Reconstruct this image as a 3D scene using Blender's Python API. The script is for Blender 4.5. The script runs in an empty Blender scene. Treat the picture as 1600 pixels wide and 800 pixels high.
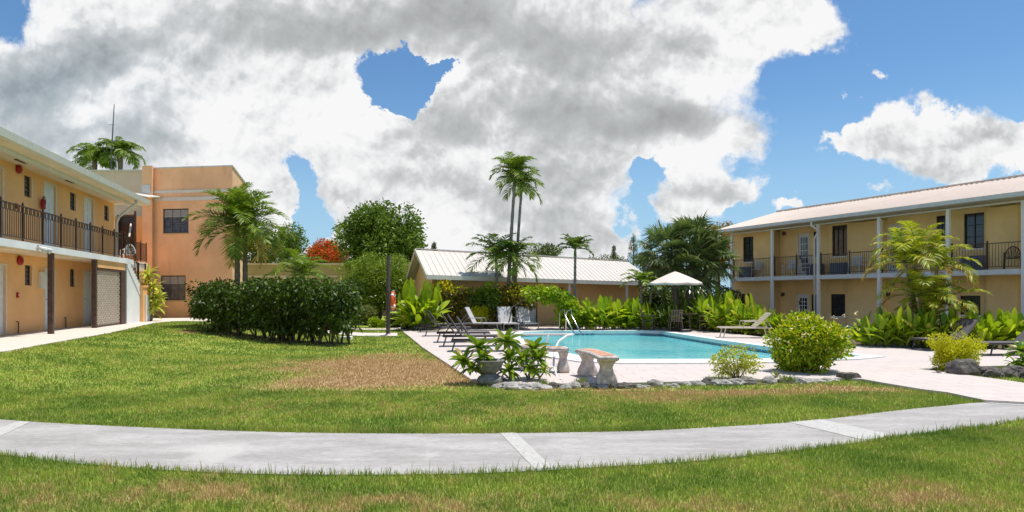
import bpy, math, random
import numpy as np
from mathutils import Vector, noise
rnd = random.Random(7)
rng = np.random.default_rng(11)
S = bpy.context.scene
COL = S.collection
F0, HZ, CH = 1000.0, 460.0, 1.6          # focal length (in 1600-wide units), horizon row, eye height
R = math.radians

def gz(x):                                # the yard rises gently to the left building
    t = min(1, max(0, (-x - 7.0) / 5.5)); return .34 * t * t * (3 - 2 * t)
def gzn(x):
    t = np.clip((-x - 7.0) / 5.5, 0, 1); return .34 * t * t * (3 - 2 * t)
def G(px, py):                            # ground point seen at a pixel of the photograph
    z = 0
    for _ in range(12):
        Y = (CH - z) * F0 / (py - HZ); X = (px - 800) / F0 * Y; z = gz(X)
    return Vector((X, Y, z))
def P(px, py, Y): return Vector(((px - 800) / F0 * Y, Y, CH + (HZ - py) / F0 * Y))

# ---------------------------------------------------------------- materials
MATS = {}
class NT:
    def __init__(s, tree): s.t = tree; s.n = tree.nodes; s.l = tree.links
    def node(s, ty, **kw):
        n = s.n.new(ty)
        for k, v in kw.items(): setattr(n, k, v)
        return n
    def put(s, sock, v):
        if isinstance(v, bpy.types.NodeSocket): s.l.new(v, sock)
        elif v is not None:
            try: sock.default_value = v
            except Exception: sock.default_value = tuple(v) + (1,)
    def m(s, op, a, b=None, c=None, clamp=False):
        n = s.node('ShaderNodeMath', operation=op, use_clamp=clamp)
        s.put(n.inputs[0], a)
        if b is not None: s.put(n.inputs[1], b)
        if c is not None: s.put(n.inputs[2], c)
        return n.outputs[0]
    def v(s, op, a, b=None):
        n = s.node('ShaderNodeVectorMath', operation=op); s.put(n.inputs[0], a)
        if b is not None: s.put(n.inputs[1], b)
        return n.outputs['Value'] if op in ('DOT_PRODUCT', 'LENGTH') else n.outputs[0]
    def noise(s, vec, scale, detail=4, rough=.55, dist=0, color=False):
        n = s.node('ShaderNodeTexNoise'); s.put(n.inputs['Vector'], vec); n.inputs['Scale'].default_value = scale
        n.inputs['Detail'].default_value = detail; n.inputs['Roughness'].default_value = rough; n.inputs['Distortion'].default_value = dist
        return n.outputs['Color' if color else 'Fac']
    def ramp(s, f, a, b, c0=0., c1=1.):
        n = s.node('ShaderNodeMapRange', interpolation_type='SMOOTHSTEP'); s.put(n.inputs[0], f)
        n.inputs[1].default_value = a; n.inputs[2].default_value = b; n.inputs[3].default_value = c0; n.inputs[4].default_value = c1
        return n.outputs[0]
    def mix(s, f, a, b, mode='MIX'):
        n = s.node('ShaderNodeMix', data_type='RGBA', blend_type=mode)
        s.put(n.inputs[0], f); s.put(n.inputs[6], c4(a)); s.put(n.inputs[7], c4(b)); return n.outputs[2]
    def bump(s, h, strength=.3, dist=.02):
        n = s.node('ShaderNodeBump'); s.put(n.inputs['Height'], h); n.inputs['Strength'].default_value = strength; n.inputs['Distance'].default_value = dist
        return n.outputs[0]
    def blobs(s, vec, lst):               # sum of w * exp(-|(p-c)/r|^2)
        acc = None
        for (cx, cy, rx, ry, w) in lst:
            d = s.v('MULTIPLY', s.v('SUBTRACT', vec, (cx, cy, 0)), (1 / rx, 1 / ry, 0))
            q = s.m('POWER', .3679, s.v('DOT_PRODUCT', d, d))
            acc = s.m('MULTIPLY_ADD', q, w, acc if acc is not None else 0.0)
        return acc
def c4(c): return c if isinstance(c, bpy.types.NodeSocket) else (tuple(c) + (1,) if len(c) == 3 else c)
def newmat(name):
    m = bpy.data.materials.new(name); m.use_nodes = True; MATS[name] = m
    nt = NT(m.node_tree); b = nt.n['Principled BSDF']; return m, nt, b
def simple(name, c, rough=.6, metal=0, var=.12, scale=6, bump=.15, spec=.4, bscale=80):
    m, nt, b = newmat(name)
    tc = nt.node('ShaderNodeTexCoord').outputs['Object']
    f = nt.noise(tc, scale, 5); g = nt.noise(tc, scale * 7, 3)
    f = nt.m('ADD', nt.m('MULTIPLY', f, .7), nt.m('MULTIPLY', g, .3))
    lo = tuple(x * (1 - var * 1.5) for x in c); hi = tuple(min(1, x * (1 + var)) for x in c)
    nt.put(b.inputs['Base Color'], nt.mix(nt.ramp(f, .3, .7), lo, hi))
    b.inputs['Roughness'].default_value = rough; b.inputs['Metallic'].default_value = metal; b.inputs['Specular IOR Level'].default_value = spec
    if bump: nt.put(b.inputs['Normal'], nt.bump(nt.noise(tc, bscale, 3), bump, .01))
    return m
def stucco(name, c, stain=.25, dirt=(.25, .17, .1)):
    m, nt, b = newmat(name)
    pos = nt.node('ShaderNodeNewGeometry').outputs['Position']
    big = nt.noise(pos, .55, 5, .6); mid = nt.noise(nt.v('MULTIPLY', pos, (1, 1, .25)), 2.2, 5, .65); fine = nt.noise(pos, 28, 4, .7)
    col = nt.mix(nt.ramp(big, .35, .7), tuple(x * .9 for x in c), tuple(min(1, x * 1.07) for x in c))
    col = nt.mix(nt.m('MULTIPLY', nt.ramp(mid, .56, .8), stain), col, dirt)
    col = nt.mix(nt.m('MULTIPLY', nt.ramp(fine, .45, .8), .12), col, tuple(x * .6 for x in c))
    nt.put(b.inputs['Base Color'], col); b.inputs['Roughness'].default_value = .88; b.inputs['Specular IOR Level'].default_value = .2
    nt.put(b.inputs['Normal'], nt.bump(nt.m('ADD', fine, nt.m('MULTIPLY', mid, 2)), .25, .012))
    return m
def leafmat(name, c1, c2, trans=.3, rough=.42, c3=None, f3=.0, spec=.28):
    c1 = tuple(x * k for x, k in zip(c1, (1.9, 1.45, .85))); c2 = tuple(min(.75, x * k) for x, k in zip(c2, (2.7, 2.05, 1.0)))
    m, nt, b = newmat(name)
    geo = nt.node('ShaderNodeNewGeometry'); r = geo.outputs['Random Per Island']
    f = nt.noise(geo.outputs['Position'], 1.4, 3)
    k = nt.m('ADD', nt.m('MULTIPLY', r, .65), nt.m('MULTIPLY', nt.ramp(f, .3, .7), .35))
    col = nt.mix(k, c1, c2)
    if c3:
        r2 = nt.m('FRACT', nt.m('MULTIPLY', r, 17.31)); col = nt.mix(nt.m('LESS_THAN', r2, f3), col, c3)
    nt.put(b.inputs['Base Color'], col); b.inputs['Roughness'].default_value = rough; b.inputs['Specular IOR Level'].default_value = spec
    tr = nt.node('ShaderNodeBsdfTranslucent'); nt.put(tr.inputs[0], nt.mix(.5, col, nt.mix(1.0, col, (1.5, 1.6, .5), 'MULTIPLY')))
    mx = nt.node('ShaderNodeMixShader'); mx.inputs[0].default_value = trans
    nt.l.new(b.outputs[0], mx.inputs[1]); nt.l.new(tr.outputs[0], mx.inputs[2])
    nt.l.new(mx.outputs[0], nt.n['Material Output'].inputs[0]); return m

stucco('orange_stucco', (.96, .51, .21), .35, (.55, .33, .17)); stucco('terracotta_stucco', (.93, .55, .30), .35, (.5, .31, .2)); stucco('beige_stucco', (.86, .68, .50))
stucco('yellow_stucco', (.93, .65, .30), .35, (.5, .36, .2)); stucco('poolhouse_stucco', (.84, .54, .26), .3, (.5, .33, .18)); stucco('garden_stucco', (.55, .42, .22), .35)
stucco('white_stucco', (.86, .85, .82), .25, (.35, .33, .3)); stucco('stained_white', (.66, .65, .62), .8, (.25, .24, .23))
simple('white_paint', (.85, .84, .81), .45, var=.05, bump=.04); simple('cream_paint', (.72, .68, .58), .5, var=.06, bump=.04)
simple('grey_paint', (.70, .72, .71), .5, var=.06, bump=.04)
simple('door_white', (.74, .74, .72), .4, var=.04, bump=.03)
simple('brown_wood', (.10, .055, .04), .6, var=.3, scale=9); simple('weathered_wood', (.13, .10, .085), .8, var=.3, scale=14, bump=.4)
simple('chair_wood', (.17, .115, .085), .7, var=.25, scale=14); simple('black_iron', (.075, .045, .036), .45, .3, var=.2); simple('bronze_frame', (.05, .042, .04), .4, .4, var=.15)
simple('dark_glass', (.035, .038, .045), .12, 0, var=.3, scale=2, bump=0, spec=.8); simple('louvre_glass', (.11, .115, .12), .25, 0, var=.3, scale=5, bump=0, spec=.7)
simple('blind', (.42, .40, .36), .6, var=.1, bump=0); simple('lattice_paint', (.74, .64, .52), .7, var=.1)
simple('red_paint', (.38, .012, .012), .3, var=.15, bump=0); simple('steel', (.72, .72, .7), .22, 1, var=.05, bump=0)
simple('white_pipe', (.78, .77, .74), .35, var=.06, bump=0); simple('ac_grey', (.13, .15, .2), .5, var=.12)
simple('sling_grey', (.52, .50, .50), .75, var=.06, scale=3, bump=.3, bscale=300); simple('sling_brown', (.12, .105, .11), .75, var=.1, bump=.3, bscale=300)
simple('frame_dark', (.055, .045, .042), .4, .2, var=.15, bump=0); simple('frame_tan', (.62, .53, .42), .4, var=.06, bump=0); simple('frame_grey', (.3, .29, .28), .4, .2, var=.08, bump=0)
simple('canvas', (.74, .61, .53), .85, var=.05, scale=3, bump=.1, bscale=200); simple('plastic_white', (.7, .7, .68), .4, var=.04, bump=0)
simple('orange_plastic', (.75, .13, .03), .4, var=.1, bump=0); simple('bin_brown', (.055, .038, .035), .5, var=.2); simple('bin_bag', (.02, .02, .022), .2, var=.3, bump=.4, bscale=20, spec=.7)
simple('rock', (.37, .345, .31), .95, var=.45, scale=7, bump=.8, bscale=22); simple('dark_rock', (.13, .115, .10), .95, var=.45, scale=9, bump=.8, bscale=25)
simple('pot_stone', (.23, .215, .2), .9, var=.3, scale=8, bump=.5, bscale=30)
simple('bark', (.16, .115, .08), .9, var=.4, scale=10, bump=.7, bscale=30); simple('palm_bark', (.27, .23, .19), .9, var=.35, scale=12, bump=.6, bscale=25)
simple('grey_bark', (.20, .17, .14), .9, var=.35, scale=12, bump=.6, bscale=30); simple('green_stem', (.13, .19, .05), .6, var=.3, scale=9, bump=.1)
simple('soil', (.10, .07, .045), .95, var=.4, scale=3, bump=.9, bscale=18); simple('terracotta_paint', (.60, .30, .19), .85, var=.35, scale=9, bump=.2)
simple('lamp_glass', (.5, .45, .35), .2, var=.05, bump=0); simple('cement_bench', (.60, .52, .47), .92, var=.3, scale=11, bump=.6, bscale=40)
simple('mast', (.18, .18, .18), .5, .5, bump=0)

def roofmat(name, c):
    m, nt, b = newmat(name); pos = nt.node('ShaderNodeNewGeometry').outputs['Position']
    f = nt.noise(pos, 1.1, 6, .65); g = nt.noise(pos, 9, 4, .7)
    col = nt.mix(nt.ramp(f, .35, .75), tuple(x * .93 for x in c), c); col = nt.mix(nt.m('MULTIPLY', nt.ramp(g, .55, .8), .25), col, (.45, .36, .28))
    nt.put(b.inputs['Base Color'], col); b.inputs['Roughness'].default_value = .5; b.inputs['Specular IOR Level'].default_value = .3; return m
roofmat('roof_white', (.66, .60, .53)); roofmat('roof_cream', (.68, .56, .47))

GREEN = dict(hedge=((.012, .035, .010), (.05, .11, .022)), mango=((.022, .060, .016), (.085, .16, .035)), palm=((.03, .075, .012), (.10, .18, .025)),
             dpalm=((.022, .055, .014), (.07, .13, .03)), fan=((.035, .07, .04), (.14, .19, .10)), feather=((.045, .10, .018), (.12, .20, .04)),
             ginger=((.07, .19, .015), (.25, .40, .03)), bush=((.04, .12, .010), (.18, .28, .02)), far=((.02, .045, .018), (.06, .10, .03)), pine=((.02, .045, .025), (.05, .08, .04)))
for k, (a, b_) in GREEN.items(): leafmat('leaf_' + k, a, b_, .28 if k not in ('hedge', 'far') else .15)
leafmat('leaf_hedge', (.009, .026, .007), (.042, .088, .015), .14, .45, (.075, .11, .03), .07)
leafmat('leaf_ginger', (.035, .12, .010), (.22, .34, .027), .34, .36, (.50, .46, .06), .10)
leafmat('leaf_fan', (.020, .050, .030), (.085, .14, .085), .22, .32, (.28, .24, .12), .04, .5)
leafmat('leaf_yellow', (.38, .33, .01), (.62, .46, .02), .32, .42, (.22, .30, .02), .25); leafmat('leaf_croton', (.02, .045, .01), (.09, .09, .02), .18, .38, (.40, .25, .03), .10)
leafmat('leaf_variegated', (.13, .19, .02), (.48, .44, .09), .3, .45); leafmat('leaf_bush', (.035, .11, .008), (.17, .29, .015), .3, .36, (.50, .48, .04), .12)
leafmat('leaf_gold', (.22, .26, .008), (.58, .52, .02), .35, .45); leafmat('leaf_red', (.42, .025, .008), (.75, .11, .03), .3, .5, (.05, .10, .02), .22)
leafmat('leaf_areca', (.045, .12, .012), (.22, .28, .025), .35, .42, (.50, .36, .07), .10); leafmat('leaf_dry', (.20, .13, .07), (.42, .31, .17), .2, .8)
leafmat('leaf_plumeria', (.035, .10, .018), (.12, .21, .035), .28, .32, (.35, .28, .07), .06); leafmat('leaf_sage', (.05, .09, .05), (.12, .17, .09), .2, .6)
leafmat('flower_white', (.75, .72, .62), (.8, .8, .75), .3, .6)

# grass and ground share one colour field, laid out in world metres
def px_ground_blob(px, py, rx, ry, w):
    c = G(px, py); a = G(px + rx, py); b = G(px, py - ry); return (c.x, c.y, abs(a.x - c.x), abs(b.y - c.y), w)
DRY = [px_ground_blob(*a) for a in [(600, 590, 110, 14, .5), (560, 570, 130, 10, .55), (660, 578, 60, 12, .5), (500, 600, 90, 9, .35), (610, 556, 60, 6, .3), (720, 597, 40, 6, .35),
       (1180, 614, 130, 6, .42), (1330, 608, 80, 7, .4), (1040, 622, 90, 9, .28), (960, 612, 80, 6, .25), (890, 608, 60, 5, .2), (290, 519, 22, 1.5, .8),
       (100, 785, 240, 25, .20), (600, 790, 200, 14, .34), (330, 770, 90, 16, .26), (1040, 790, 160, 14, .22), (1400, 785, 150, 22, .26), (780, 640, 160, 12, .14), (430, 640, 120, 12, .10)]]
def grass_col(nt, r=None):
    pos = nt.node('ShaderNodeNewGeometry').outputs['Position']
    n1 = nt.noise(pos, .9, 5, .6); n2 = nt.noise(pos, 4.5, 4, .6); n3 = nt.noise(pos, 22, 3, .6)
    wp = nt.v('ADD', pos, nt.v('MULTIPLY', nt.v('SUBTRACT', nt.noise(pos, 1.3, 4, .6, color=True), (.5, .5, .5)), (1.6, 1.6, 0)))
    dry = nt.m('ADD', nt.blobs(wp, DRY), nt.m('MULTIPLY', nt.m('SUBTRACT', n2, .5), .9))
    dry = nt.m('ADD', dry, nt.m('MULTIPLY', nt.m('SUBTRACT', n1, .5), .5))
    if r is not None: dry = nt.m('ADD', dry, nt.m('MULTIPLY', nt.m('SUBTRACT', r, .5), .34))
    g = nt.mix(nt.ramp(n1, .35, .65), (.15, .26, .028), (.33, .43, .055)); g = nt.mix(nt.m('MULTIPLY', nt.ramp(n3, .4, .7), .45), g, (.40, .46, .10))
    y = nt.mix(nt.ramp(dry, .0, .32), g, (.47, .40, .13)); return nt.mix(nt.ramp(dry, .17, .48), y, (.52, .365, .18)), pos
m, nt, b = newmat('lawn_soil'); col, pos = grass_col(nt)
far = nt.ramp(nt.v('LENGTH', pos), 25, 60)
nt.put(b.inputs['Base Color'], nt.mix(nt.m('MULTIPLY', nt.noise(pos, 40, 3), .38), col, (.16, .12, .06))); b.inputs['Roughness'].default_value = .95
b.inputs['Specular IOR Level'].default_value = .1; nt.put(b.inputs['Normal'], nt.bump(nt.noise(pos, 55, 4), .9, .03))
m, nt, b = newmat('grass_blade'); geo = nt.node('ShaderNodeNewGeometry'); r = geo.outputs['Random Per Island']
col, pos = grass_col(nt, r); col = nt.mix(nt.m('MULTIPLY', nt.m('FRACT', nt.m('MULTIPLY', r, 13.7)), .4), col, nt.mix(1.0, col, (1.7, 1.45, 1.6), 'MULTIPLY'))
nt.put(b.inputs['Base Color'], col); b.inputs['Roughness'].default_value = .5; b.inputs['Specular IOR Level'].default_value = .3
tr = nt.node('ShaderNodeBsdfTranslucent'); nt.put(tr.inputs[0], col); mx = nt.node('ShaderNodeMixShader'); mx.inputs[0].default_value = .3
nt.l.new(b.outputs[0], mx.inputs[1]); nt.l.new(tr.outputs[0], mx.inputs[2]); nt.l.new(mx.outputs[0], nt.n['Material Output'].inputs[0])

# concrete of the sidewalk: pale weathered cement, patched joints
m, nt, b = newmat('sidewalk_concrete'); pos = nt.node('ShaderNodeNewGeometry').outputs['Position']
st = nt.v('MULTIPLY', pos, (.8, 2.6, 1)); n1 = nt.noise(st, .9, 7, .68); n2 = nt.noise(nt.v('MULTIPLY', pos, (2, 12, 1)), 5, 5, .7); n3 = nt.noise(pos, 60, 3, .6)
col = nt.mix(nt.ramp(n1, .34, .66), (.345, .322, .30), (.48, .455, .43)); col = nt.mix(nt.m('MULTIPLY', nt.ramp(n2, .42, .68), .62), col, (.25, .23, .215)); n4 = nt.noise(nt.v('MULTIPLY', pos, (1, 5, 1)), 2.2, 8, .75); col = nt.mix(nt.m('MULTIPLY', nt.ramp(n4, .52, .66), .4), col, (.58, .56, .53))
PATCH = [px_ground_blob(*a) for a in [(340, 712, 40, 16, .9), (300, 700, 60, 10, .5), (150, 690, 70, 12, .3), (670, 715, 14, 16, .55), (480, 700, 80, 12, .35)]]
wp = nt.v('ADD', pos, nt.v('MULTIPLY', nt.v('SUBTRACT', nt.noise(pos, 5, 5, .7, color=True), (.5, .5, .5)), (.5, .5, 0)))
col = nt.mix(nt.ramp(nt.m('ADD', nt.blobs(wp, PATCH), nt.m('MULTIPLY', n2, .3)),   .4, .9, 0, .55), col, (.56, .54, .50))
col = nt.mix(nt.m('MULTIPLY', nt.ramp(n3, .5, .75), .35), col, (.22, .2, .19))
nt.put(b.inputs['Base Color'], col); b.inputs['Roughness'].default_value = .9; b.inputs['Specular IOR Level'].default_value = .2
nt.put(b.inputs['Normal'], nt.bump(nt.m('ADD', n3, nt.m('MULTIPLY', n2, 2)), .35, .01))
m, nt, b = newmat('joint_cement'); pos = nt.node('ShaderNodeNewGeometry').outputs['Position']; n2 = nt.noise(nt.v('MULTIPLY', pos, (3, 3, 1)), 4, 6, .7)
nt.put(b.inputs['Base Color'], nt.mix(nt.ramp(n2, .35, .65), (.41, .39, .36), (.54, .52, .48))); b.inputs['Roughness'].default_value = .9
tr = nt.node('ShaderNodeBsdfTransparent'); mx = nt.node('ShaderNodeMixShader'); nt.put(mx.inputs[0], nt.ramp(n2, .52, .85))
nt.l.new(b.outputs[0], mx.inputs[1]); nt.l.new(tr.outputs[0], mx.inputs[2]); nt.l.new(mx.outputs[0], nt.n['Material Output'].inputs[0])
# pool deck: pinkish pale stone in large slabs
def deckmat(name, c1, c2, grout, scale):
    m, nt, b = newmat(name); pos = nt.node('ShaderNodeNewGeometry').outputs['Position']
    br = nt.node('ShaderNodeTexBrick'); nt.put(br.inputs['Vector'], nt.v('MULTIPLY', pos, (1, 1, 0))); br.inputs['Scale'].default_value = scale; br.inputs['Mortar Size'].default_value = .012
    br.inputs['Color1'].default_value = c4(c1); br.inputs['Color2'].default_value = c4(c2); br.inputs['Mortar'].default_value = c4(grout); br.inputs['Brick Width'].default_value = .6; br.inputs['Row Height'].default_value = .4
    n1 = nt.noise(pos, .8, 6, .65); n2 = nt.noise(pos, 9, 5, .7)
    col = nt.mix(nt.m('MULTIPLY', nt.ramp(n1, .35, .7), .4), br.outputs['Color'], (.60, .53, .49)); col = nt.mix(nt.m('MULTIPLY', nt.ramp(n2, .52, .78), .35), col, (.42, .34, .30))
    nt.put(b.inputs['Base Color'], col); b.inputs['Roughness'].default_value = .85; b.inputs['Specular IOR Level'].default_value = .25; nt.put(b.inputs['Normal'], nt.bump(nt.noise(pos, 45, 3), .25, .01))
deckmat('deck_stone', (.60, .52, .475), (.56, .485, .44), (.44, .37, .33), 1.0); deckmat('walk_stone', (.64, .57, .49), (.62, .55, .47), (.56, .49, .41), .45)
simple('coping', (.76, .755, .73), .6, var=.07, bump=.1)
m, nt, b = newmat('pool_tile'); pos = nt.node('ShaderNodeNewGeometry').outputs['Position']
br = nt.node('ShaderNodeTexBrick'); nt.put(br.inputs['Vector'], pos); br.inputs['Scale'].default_value = 8; br.offset = 0
for k, c in (('Color1', (.08, .22, .30)), ('Color2', (.05, .16, .25)), ('Mortar', (.35, .45, .5))): br.inputs[k].default_value = c4(c)
nt.put(b.inputs['Base Color'], br.outputs['Color']); b.inputs['Roughness'].default_value = .25
m, nt, b = newmat('pool_plaster'); pos = nt.node('ShaderNodeNewGeometry').outputs['Position']
nt.put(b.inputs['Base Color'], nt.mix(nt.ramp(nt.noise(pos, 1.5, 4), .35, .65), (.42, .62, .64), (.52, .70, .70))); b.inputs['Roughness'].default_value = .6
m, nt, b = newmat('pool_water'); pos = nt.node('ShaderNodeNewGeometry').outputs['Position']
w1 = nt.noise(pos, 3.2, 3, .55, .6); w2 = nt.noise(nt.v('MULTIPLY', pos, (1, 1.7, 1)), 9, 2, .5)
cz = nt.noise(pos, 2.1, 2, .5, 1.2); ca = nt.m('ABSOLUTE', nt.m('SUBTRACT', cz, .5)); light = nt.ramp(ca, .0, .06, 1, 0)  # pale web: caustic light painted into the water colour
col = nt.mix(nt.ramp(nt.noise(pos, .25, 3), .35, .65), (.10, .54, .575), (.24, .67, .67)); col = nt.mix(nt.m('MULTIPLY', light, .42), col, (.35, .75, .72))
nt.put(b.inputs['Base Color'], col); b.inputs['Roughness'].default_value = .04; b.inputs['IOR'].default_value = 1.33
nt.put(b.inputs['Normal'], nt.bump(nt.m('ADD', w1, nt.m('MULTIPLY', w2, .35)), .35, .05))

# ---------------------------------------------------------------- mesh building
def prop(o, label=None, cat=None, group=None, kind=None):
    if label: o['label'] = label
    if cat: o['category'] = cat
    if group: o['group'] = group
    if kind: o['kind'] = kind
    return o
def empty(name, label, cat, loc=(0, 0, 0), rz=0, group=None):
    o = bpy.data.objects.new(name, None); COL.objects.link(o); o.location = loc; o.rotation_euler = (0, 0, rz); o.empty_display_size = .3
    return prop(o, label, cat, group)
class MB:
    def __init__(s, T=None): s.v = []; s.f = []; s.mi = []; s.T = T; s.arr = []
    def add(s, vs, fs, mi=0):
        b = len(s.v); T = s.T
        s.v += [tuple(T(*p)) if T else tuple(p) for p in vs]; s.f += [tuple(b + i for i in f) for f in fs]; s.mi += [mi] * len(fs); return s
    def box(s, x0, x1, y0, y1, z0, z1, mi=0):
        return s.add([(x, y, z) for z in (z0, z1) for (x, y) in ((x0, y0), (x1, y0), (x1, y1), (x0, y1))],
                     [(3, 2, 1, 0), (4, 5, 6, 7), (0, 1, 5, 4), (1, 2, 6, 5), (2, 3, 7, 6), (3, 0, 4, 7)], mi)
    def hexa(s, p, mi=0): return s.add(p, [(3, 2, 1, 0), (4, 5, 6, 7), (0, 1, 5, 4), (1, 2, 6, 5), (2, 3, 7, 6), (3, 0, 4, 7)], mi)
    def prism(s, poly, z0, z1, mi=0):
        n = len(poly); return s.add([(x, y, z0) for x, y in poly] + [(x, y, z1) for x, y in poly],
            [tuple(range(n))[::-1], tuple(range(n, 2 * n))] + [(i, (i + 1) % n, n + (i + 1) % n, n + i) for i in range(n)], mi)
    def quad(s, a, b, c, d, mi=0): return s.add([a, b, c, d], [(0, 1, 2, 3)], mi)
    def tube(s, pts, r, n=8, mi=0, cap=True):
        pts = [Vector(p) for p in pts]; k = len(pts); rs = r if isinstance(r, (list, tuple)) else [r] * k; vs = []; fs = []; ref = None
        for i, p in enumerate(pts):
            d = (pts[min(i + 1, k - 1)] - pts[max(i - 1, 0)]).normalized()
            if ref is None: ref = Vector((1, 0, 0)) if abs(d.x) < .8 else Vector((0, 1, 0))
            a = (ref - d * ref.dot(d)).normalized(); ref = a; b = d.cross(a)
            for j in range(n):
                t = 2 * math.pi * j / n; vs.append(p + (a * math.cos(t) + b * math.sin(t)) * rs[i])
        for i in range(k - 1):
            for j in range(n): fs.append((i * n + j, i * n + (j + 1) % n, (i + 1) * n + (j + 1) % n, (i + 1) * n + j))
        if cap: fs.append(tuple(range(n))[::-1]); fs.append(tuple((k - 1) * n + j for j in range(n)))
        return s.add(vs, fs, mi)
    def lathe(s, prof, c=(0, 0), n=20, mi=0, sx=1, sy=1):
        vs = [(c[0] + r * sx * math.cos(2 * math.pi * j / n), c[1] + r * sy * math.sin(2 * math.pi * j / n), z) for r, z in prof for j in range(n)]
        k = len(prof); fs = [(i * n + j, i * n + (j + 1) % n, (i + 1) * n + (j + 1) % n, (i + 1) * n + j) for i in range(k - 1) for j in range(n)]
        fs += [tuple(range(n))[::-1], tuple((k - 1) * n + j for j in range(n))]; return s.add(vs, fs, mi)
    def build(s, name, mats, parent=None, smooth=False, bevel=0):
        me = bpy.data.meshes.new(name); me.from_pydata(s.v, [], s.f)
        mats = mats if isinstance(mats, (list, tuple)) else [mats]
        for k in mats: me.materials.append(MATS[k])
        me.polygons.foreach_set('material_index', s.mi)
        if smooth: me.polygons.foreach_set('use_smooth', [True] * len(s.f))
        me.update(); o = bpy.data.objects.new(name, me); COL.objects.link(o)
        if parent: o.parent = parent
        if bevel:
            b = o.modifiers.new('bevel', 'BEVEL'); b.width = bevel; b.segments = 2; b.limit_method = 'ANGLE'
        return o
def npmesh(name, V, nv, faces_per, mats, parent=None, mi=None):
    """V: (N, nv, 3) verts of N equal pieces; faces_per: faces of one piece"""
    N = V.shape[0]; me = bpy.data.meshes.new(name); me.vertices.add(N * nv); me.vertices.foreach_set('co', V.reshape(-1).astype(np.float32))
    lens = [len(f) for f in faces_per]; idx = np.concatenate([np.array(f) for f in faces_per]); L = len(idx)
    allidx = (idx[None, :] + (np.arange(N) * nv)[:, None]).reshape(-1); me.loops.add(N * L); me.loops.foreach_set('vertex_index', allidx.astype(np.int32))
    tot = np.tile(np.array(lens), N); st = np.concatenate([[0], np.cumsum(tot)[:-1]]); me.polygons.add(len(tot)); me.polygons.foreach_set('loop_start', st.astype(np.int32))
    for k in (mats if isinstance(mats, (list, tuple)) else [mats]): me.materials.append(MATS[k])
    if mi is not None: me.polygons.foreach_set('material_index', np.repeat(np.asarray(mi), len(lens)).astype(np.int32))
    me.update(calc_edges=True); me.validate(); o = bpy.data.objects.new(name, me); COL.objects.link(o)
    if parent: o.parent = parent
    return o
def unit(a): return a / np.maximum(1e-9, np.linalg.norm(a, axis=-1, keepdims=True))
def copy_tree(o, loc, rz, label=None, group=None):
    r = o.copy(); COL.objects.link(r); r.location = loc; r.rotation_euler = (0, 0, rz)
    if label: r['label'] = label
    if group: r['group'] = group
    for ch in o.children:
        c = ch.copy(); COL.objects.link(c); c.parent = r
        for g in ch.children:
            d = g.copy(); COL.objects.link(d); d.parent = c
    return r

# ---------------------------------------------------------------- ground, paths, pool
def axis(lo, hi, fine, near=30):
    a = list(np.arange(-near, near + .01, fine)); x = near
    while x < hi: x *= 1.35; a.append(min(x, hi))
    x = -near
    while x > lo: x *= 1.35; a.append(max(x, lo))
    return sorted(set(round(v, 3) for v in a))
xs = axis(-600, 600, .5, 25); ys = [-30, -10, 0, 4, 7, 10, 15, 20, 30, 45, 70, 120, 250, 600, 1200]
g = MB(); g.add([(x, y, gz(x)) for y in ys for x in xs], [(j * len(xs) + i, j * len(xs) + i + 1, (j + 1) * len(xs) + i + 1, (j + 1) * len(xs) + i) for j in range(len(ys) - 1) for i in range(len(xs) - 1)])
POOL_PX = [(818, 522), (850, 520.3), (930, 519.6), (1000, 519.6), (1030, 520.4), (1060, 525), (1120, 534.5), (1200, 546), (1290, 554.5), (1345, 560.5),
           (1320, 563), (1160, 566), (975, 566.5), (935, 565), (905, 560.5), (880, 554.5), (856, 550), (834, 544), (815, 532), (810, 526)]
def ring(pxs): return [(G(*p).x, G(*p).y) for p in pxs]
pool = ring(POOL_PX); pc = (sum(p[0] for p in pool) / len(pool), sum(p[1] for p in pool) / len(pool))
def offset(poly, d):
    n = len(poly); out = []
    area = sum(poly[i][0] * poly[(i + 1) % n][1] - poly[(i + 1) % n][0] * poly[i][1] for i in range(n))
    sg = 1 if area > 0 else -1
    for i in range(n):
        a, b, c = Vector(poly[i - 1]), Vector(poly[i]), Vector(poly[(i + 1) % n])
        n1 = Vector(((b - a).y, -(b - a).x)).normalized(); n2 = Vector(((c - b).y, -(c - b).x)).normalized(); m_ = (n1 + n2)
        m_ = m_.normalized() * min(1.6, 1 / max(.4, m_.normalized().dot(n1))) if m_.length > .1 else n1
        out.append(tuple(b + m_ * d * sg))
    return out
co1, co2 = offset(pool, .42), offset(pool, .80); cop_out = [co2[i] if 11 <= i <= 16 else co1[i] for i in range(len(pool))]
DECK_PX = [(622, 513.6), (640, 528), (660, 545), (700, 572), (738, 598), (775, 603.5), (860, 604), (1000, 602), (1130, 598.5), (1250, 596), (1320, 595), (1346, 596), (1390, 604), (1440, 612.5), (1480, 617.5), (1538, 630),
           (1640, 636), (1640, 608), (1600, 602.5), (1560, 596.5), (1520, 591), (1475, 584.5), (1450, 581), (1470, 577.5), (1600, 574), (1900, 570), (1900, 551), (1600, 549), (1450, 547), (1345, 542.5), (1190, 528.5), (1100, 517.5), (1080, 514.2), (1000, 512.6), (800, 512.4), (700, 512.6)]
deck = ring(DECK_PX)
SW_UP = [(-250, 640), (-120, 648), (0, 657), (100, 663.5), (250, 670.5), (400, 676), (540, 678.5), (680, 679), (800, 678.5), (900, 677), (1000, 675), (1100, 670), (1230, 662), (1320, 653), (1400, 643), (1470, 636), (1540, 630), (1640, 631), (1800, 620)]
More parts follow.
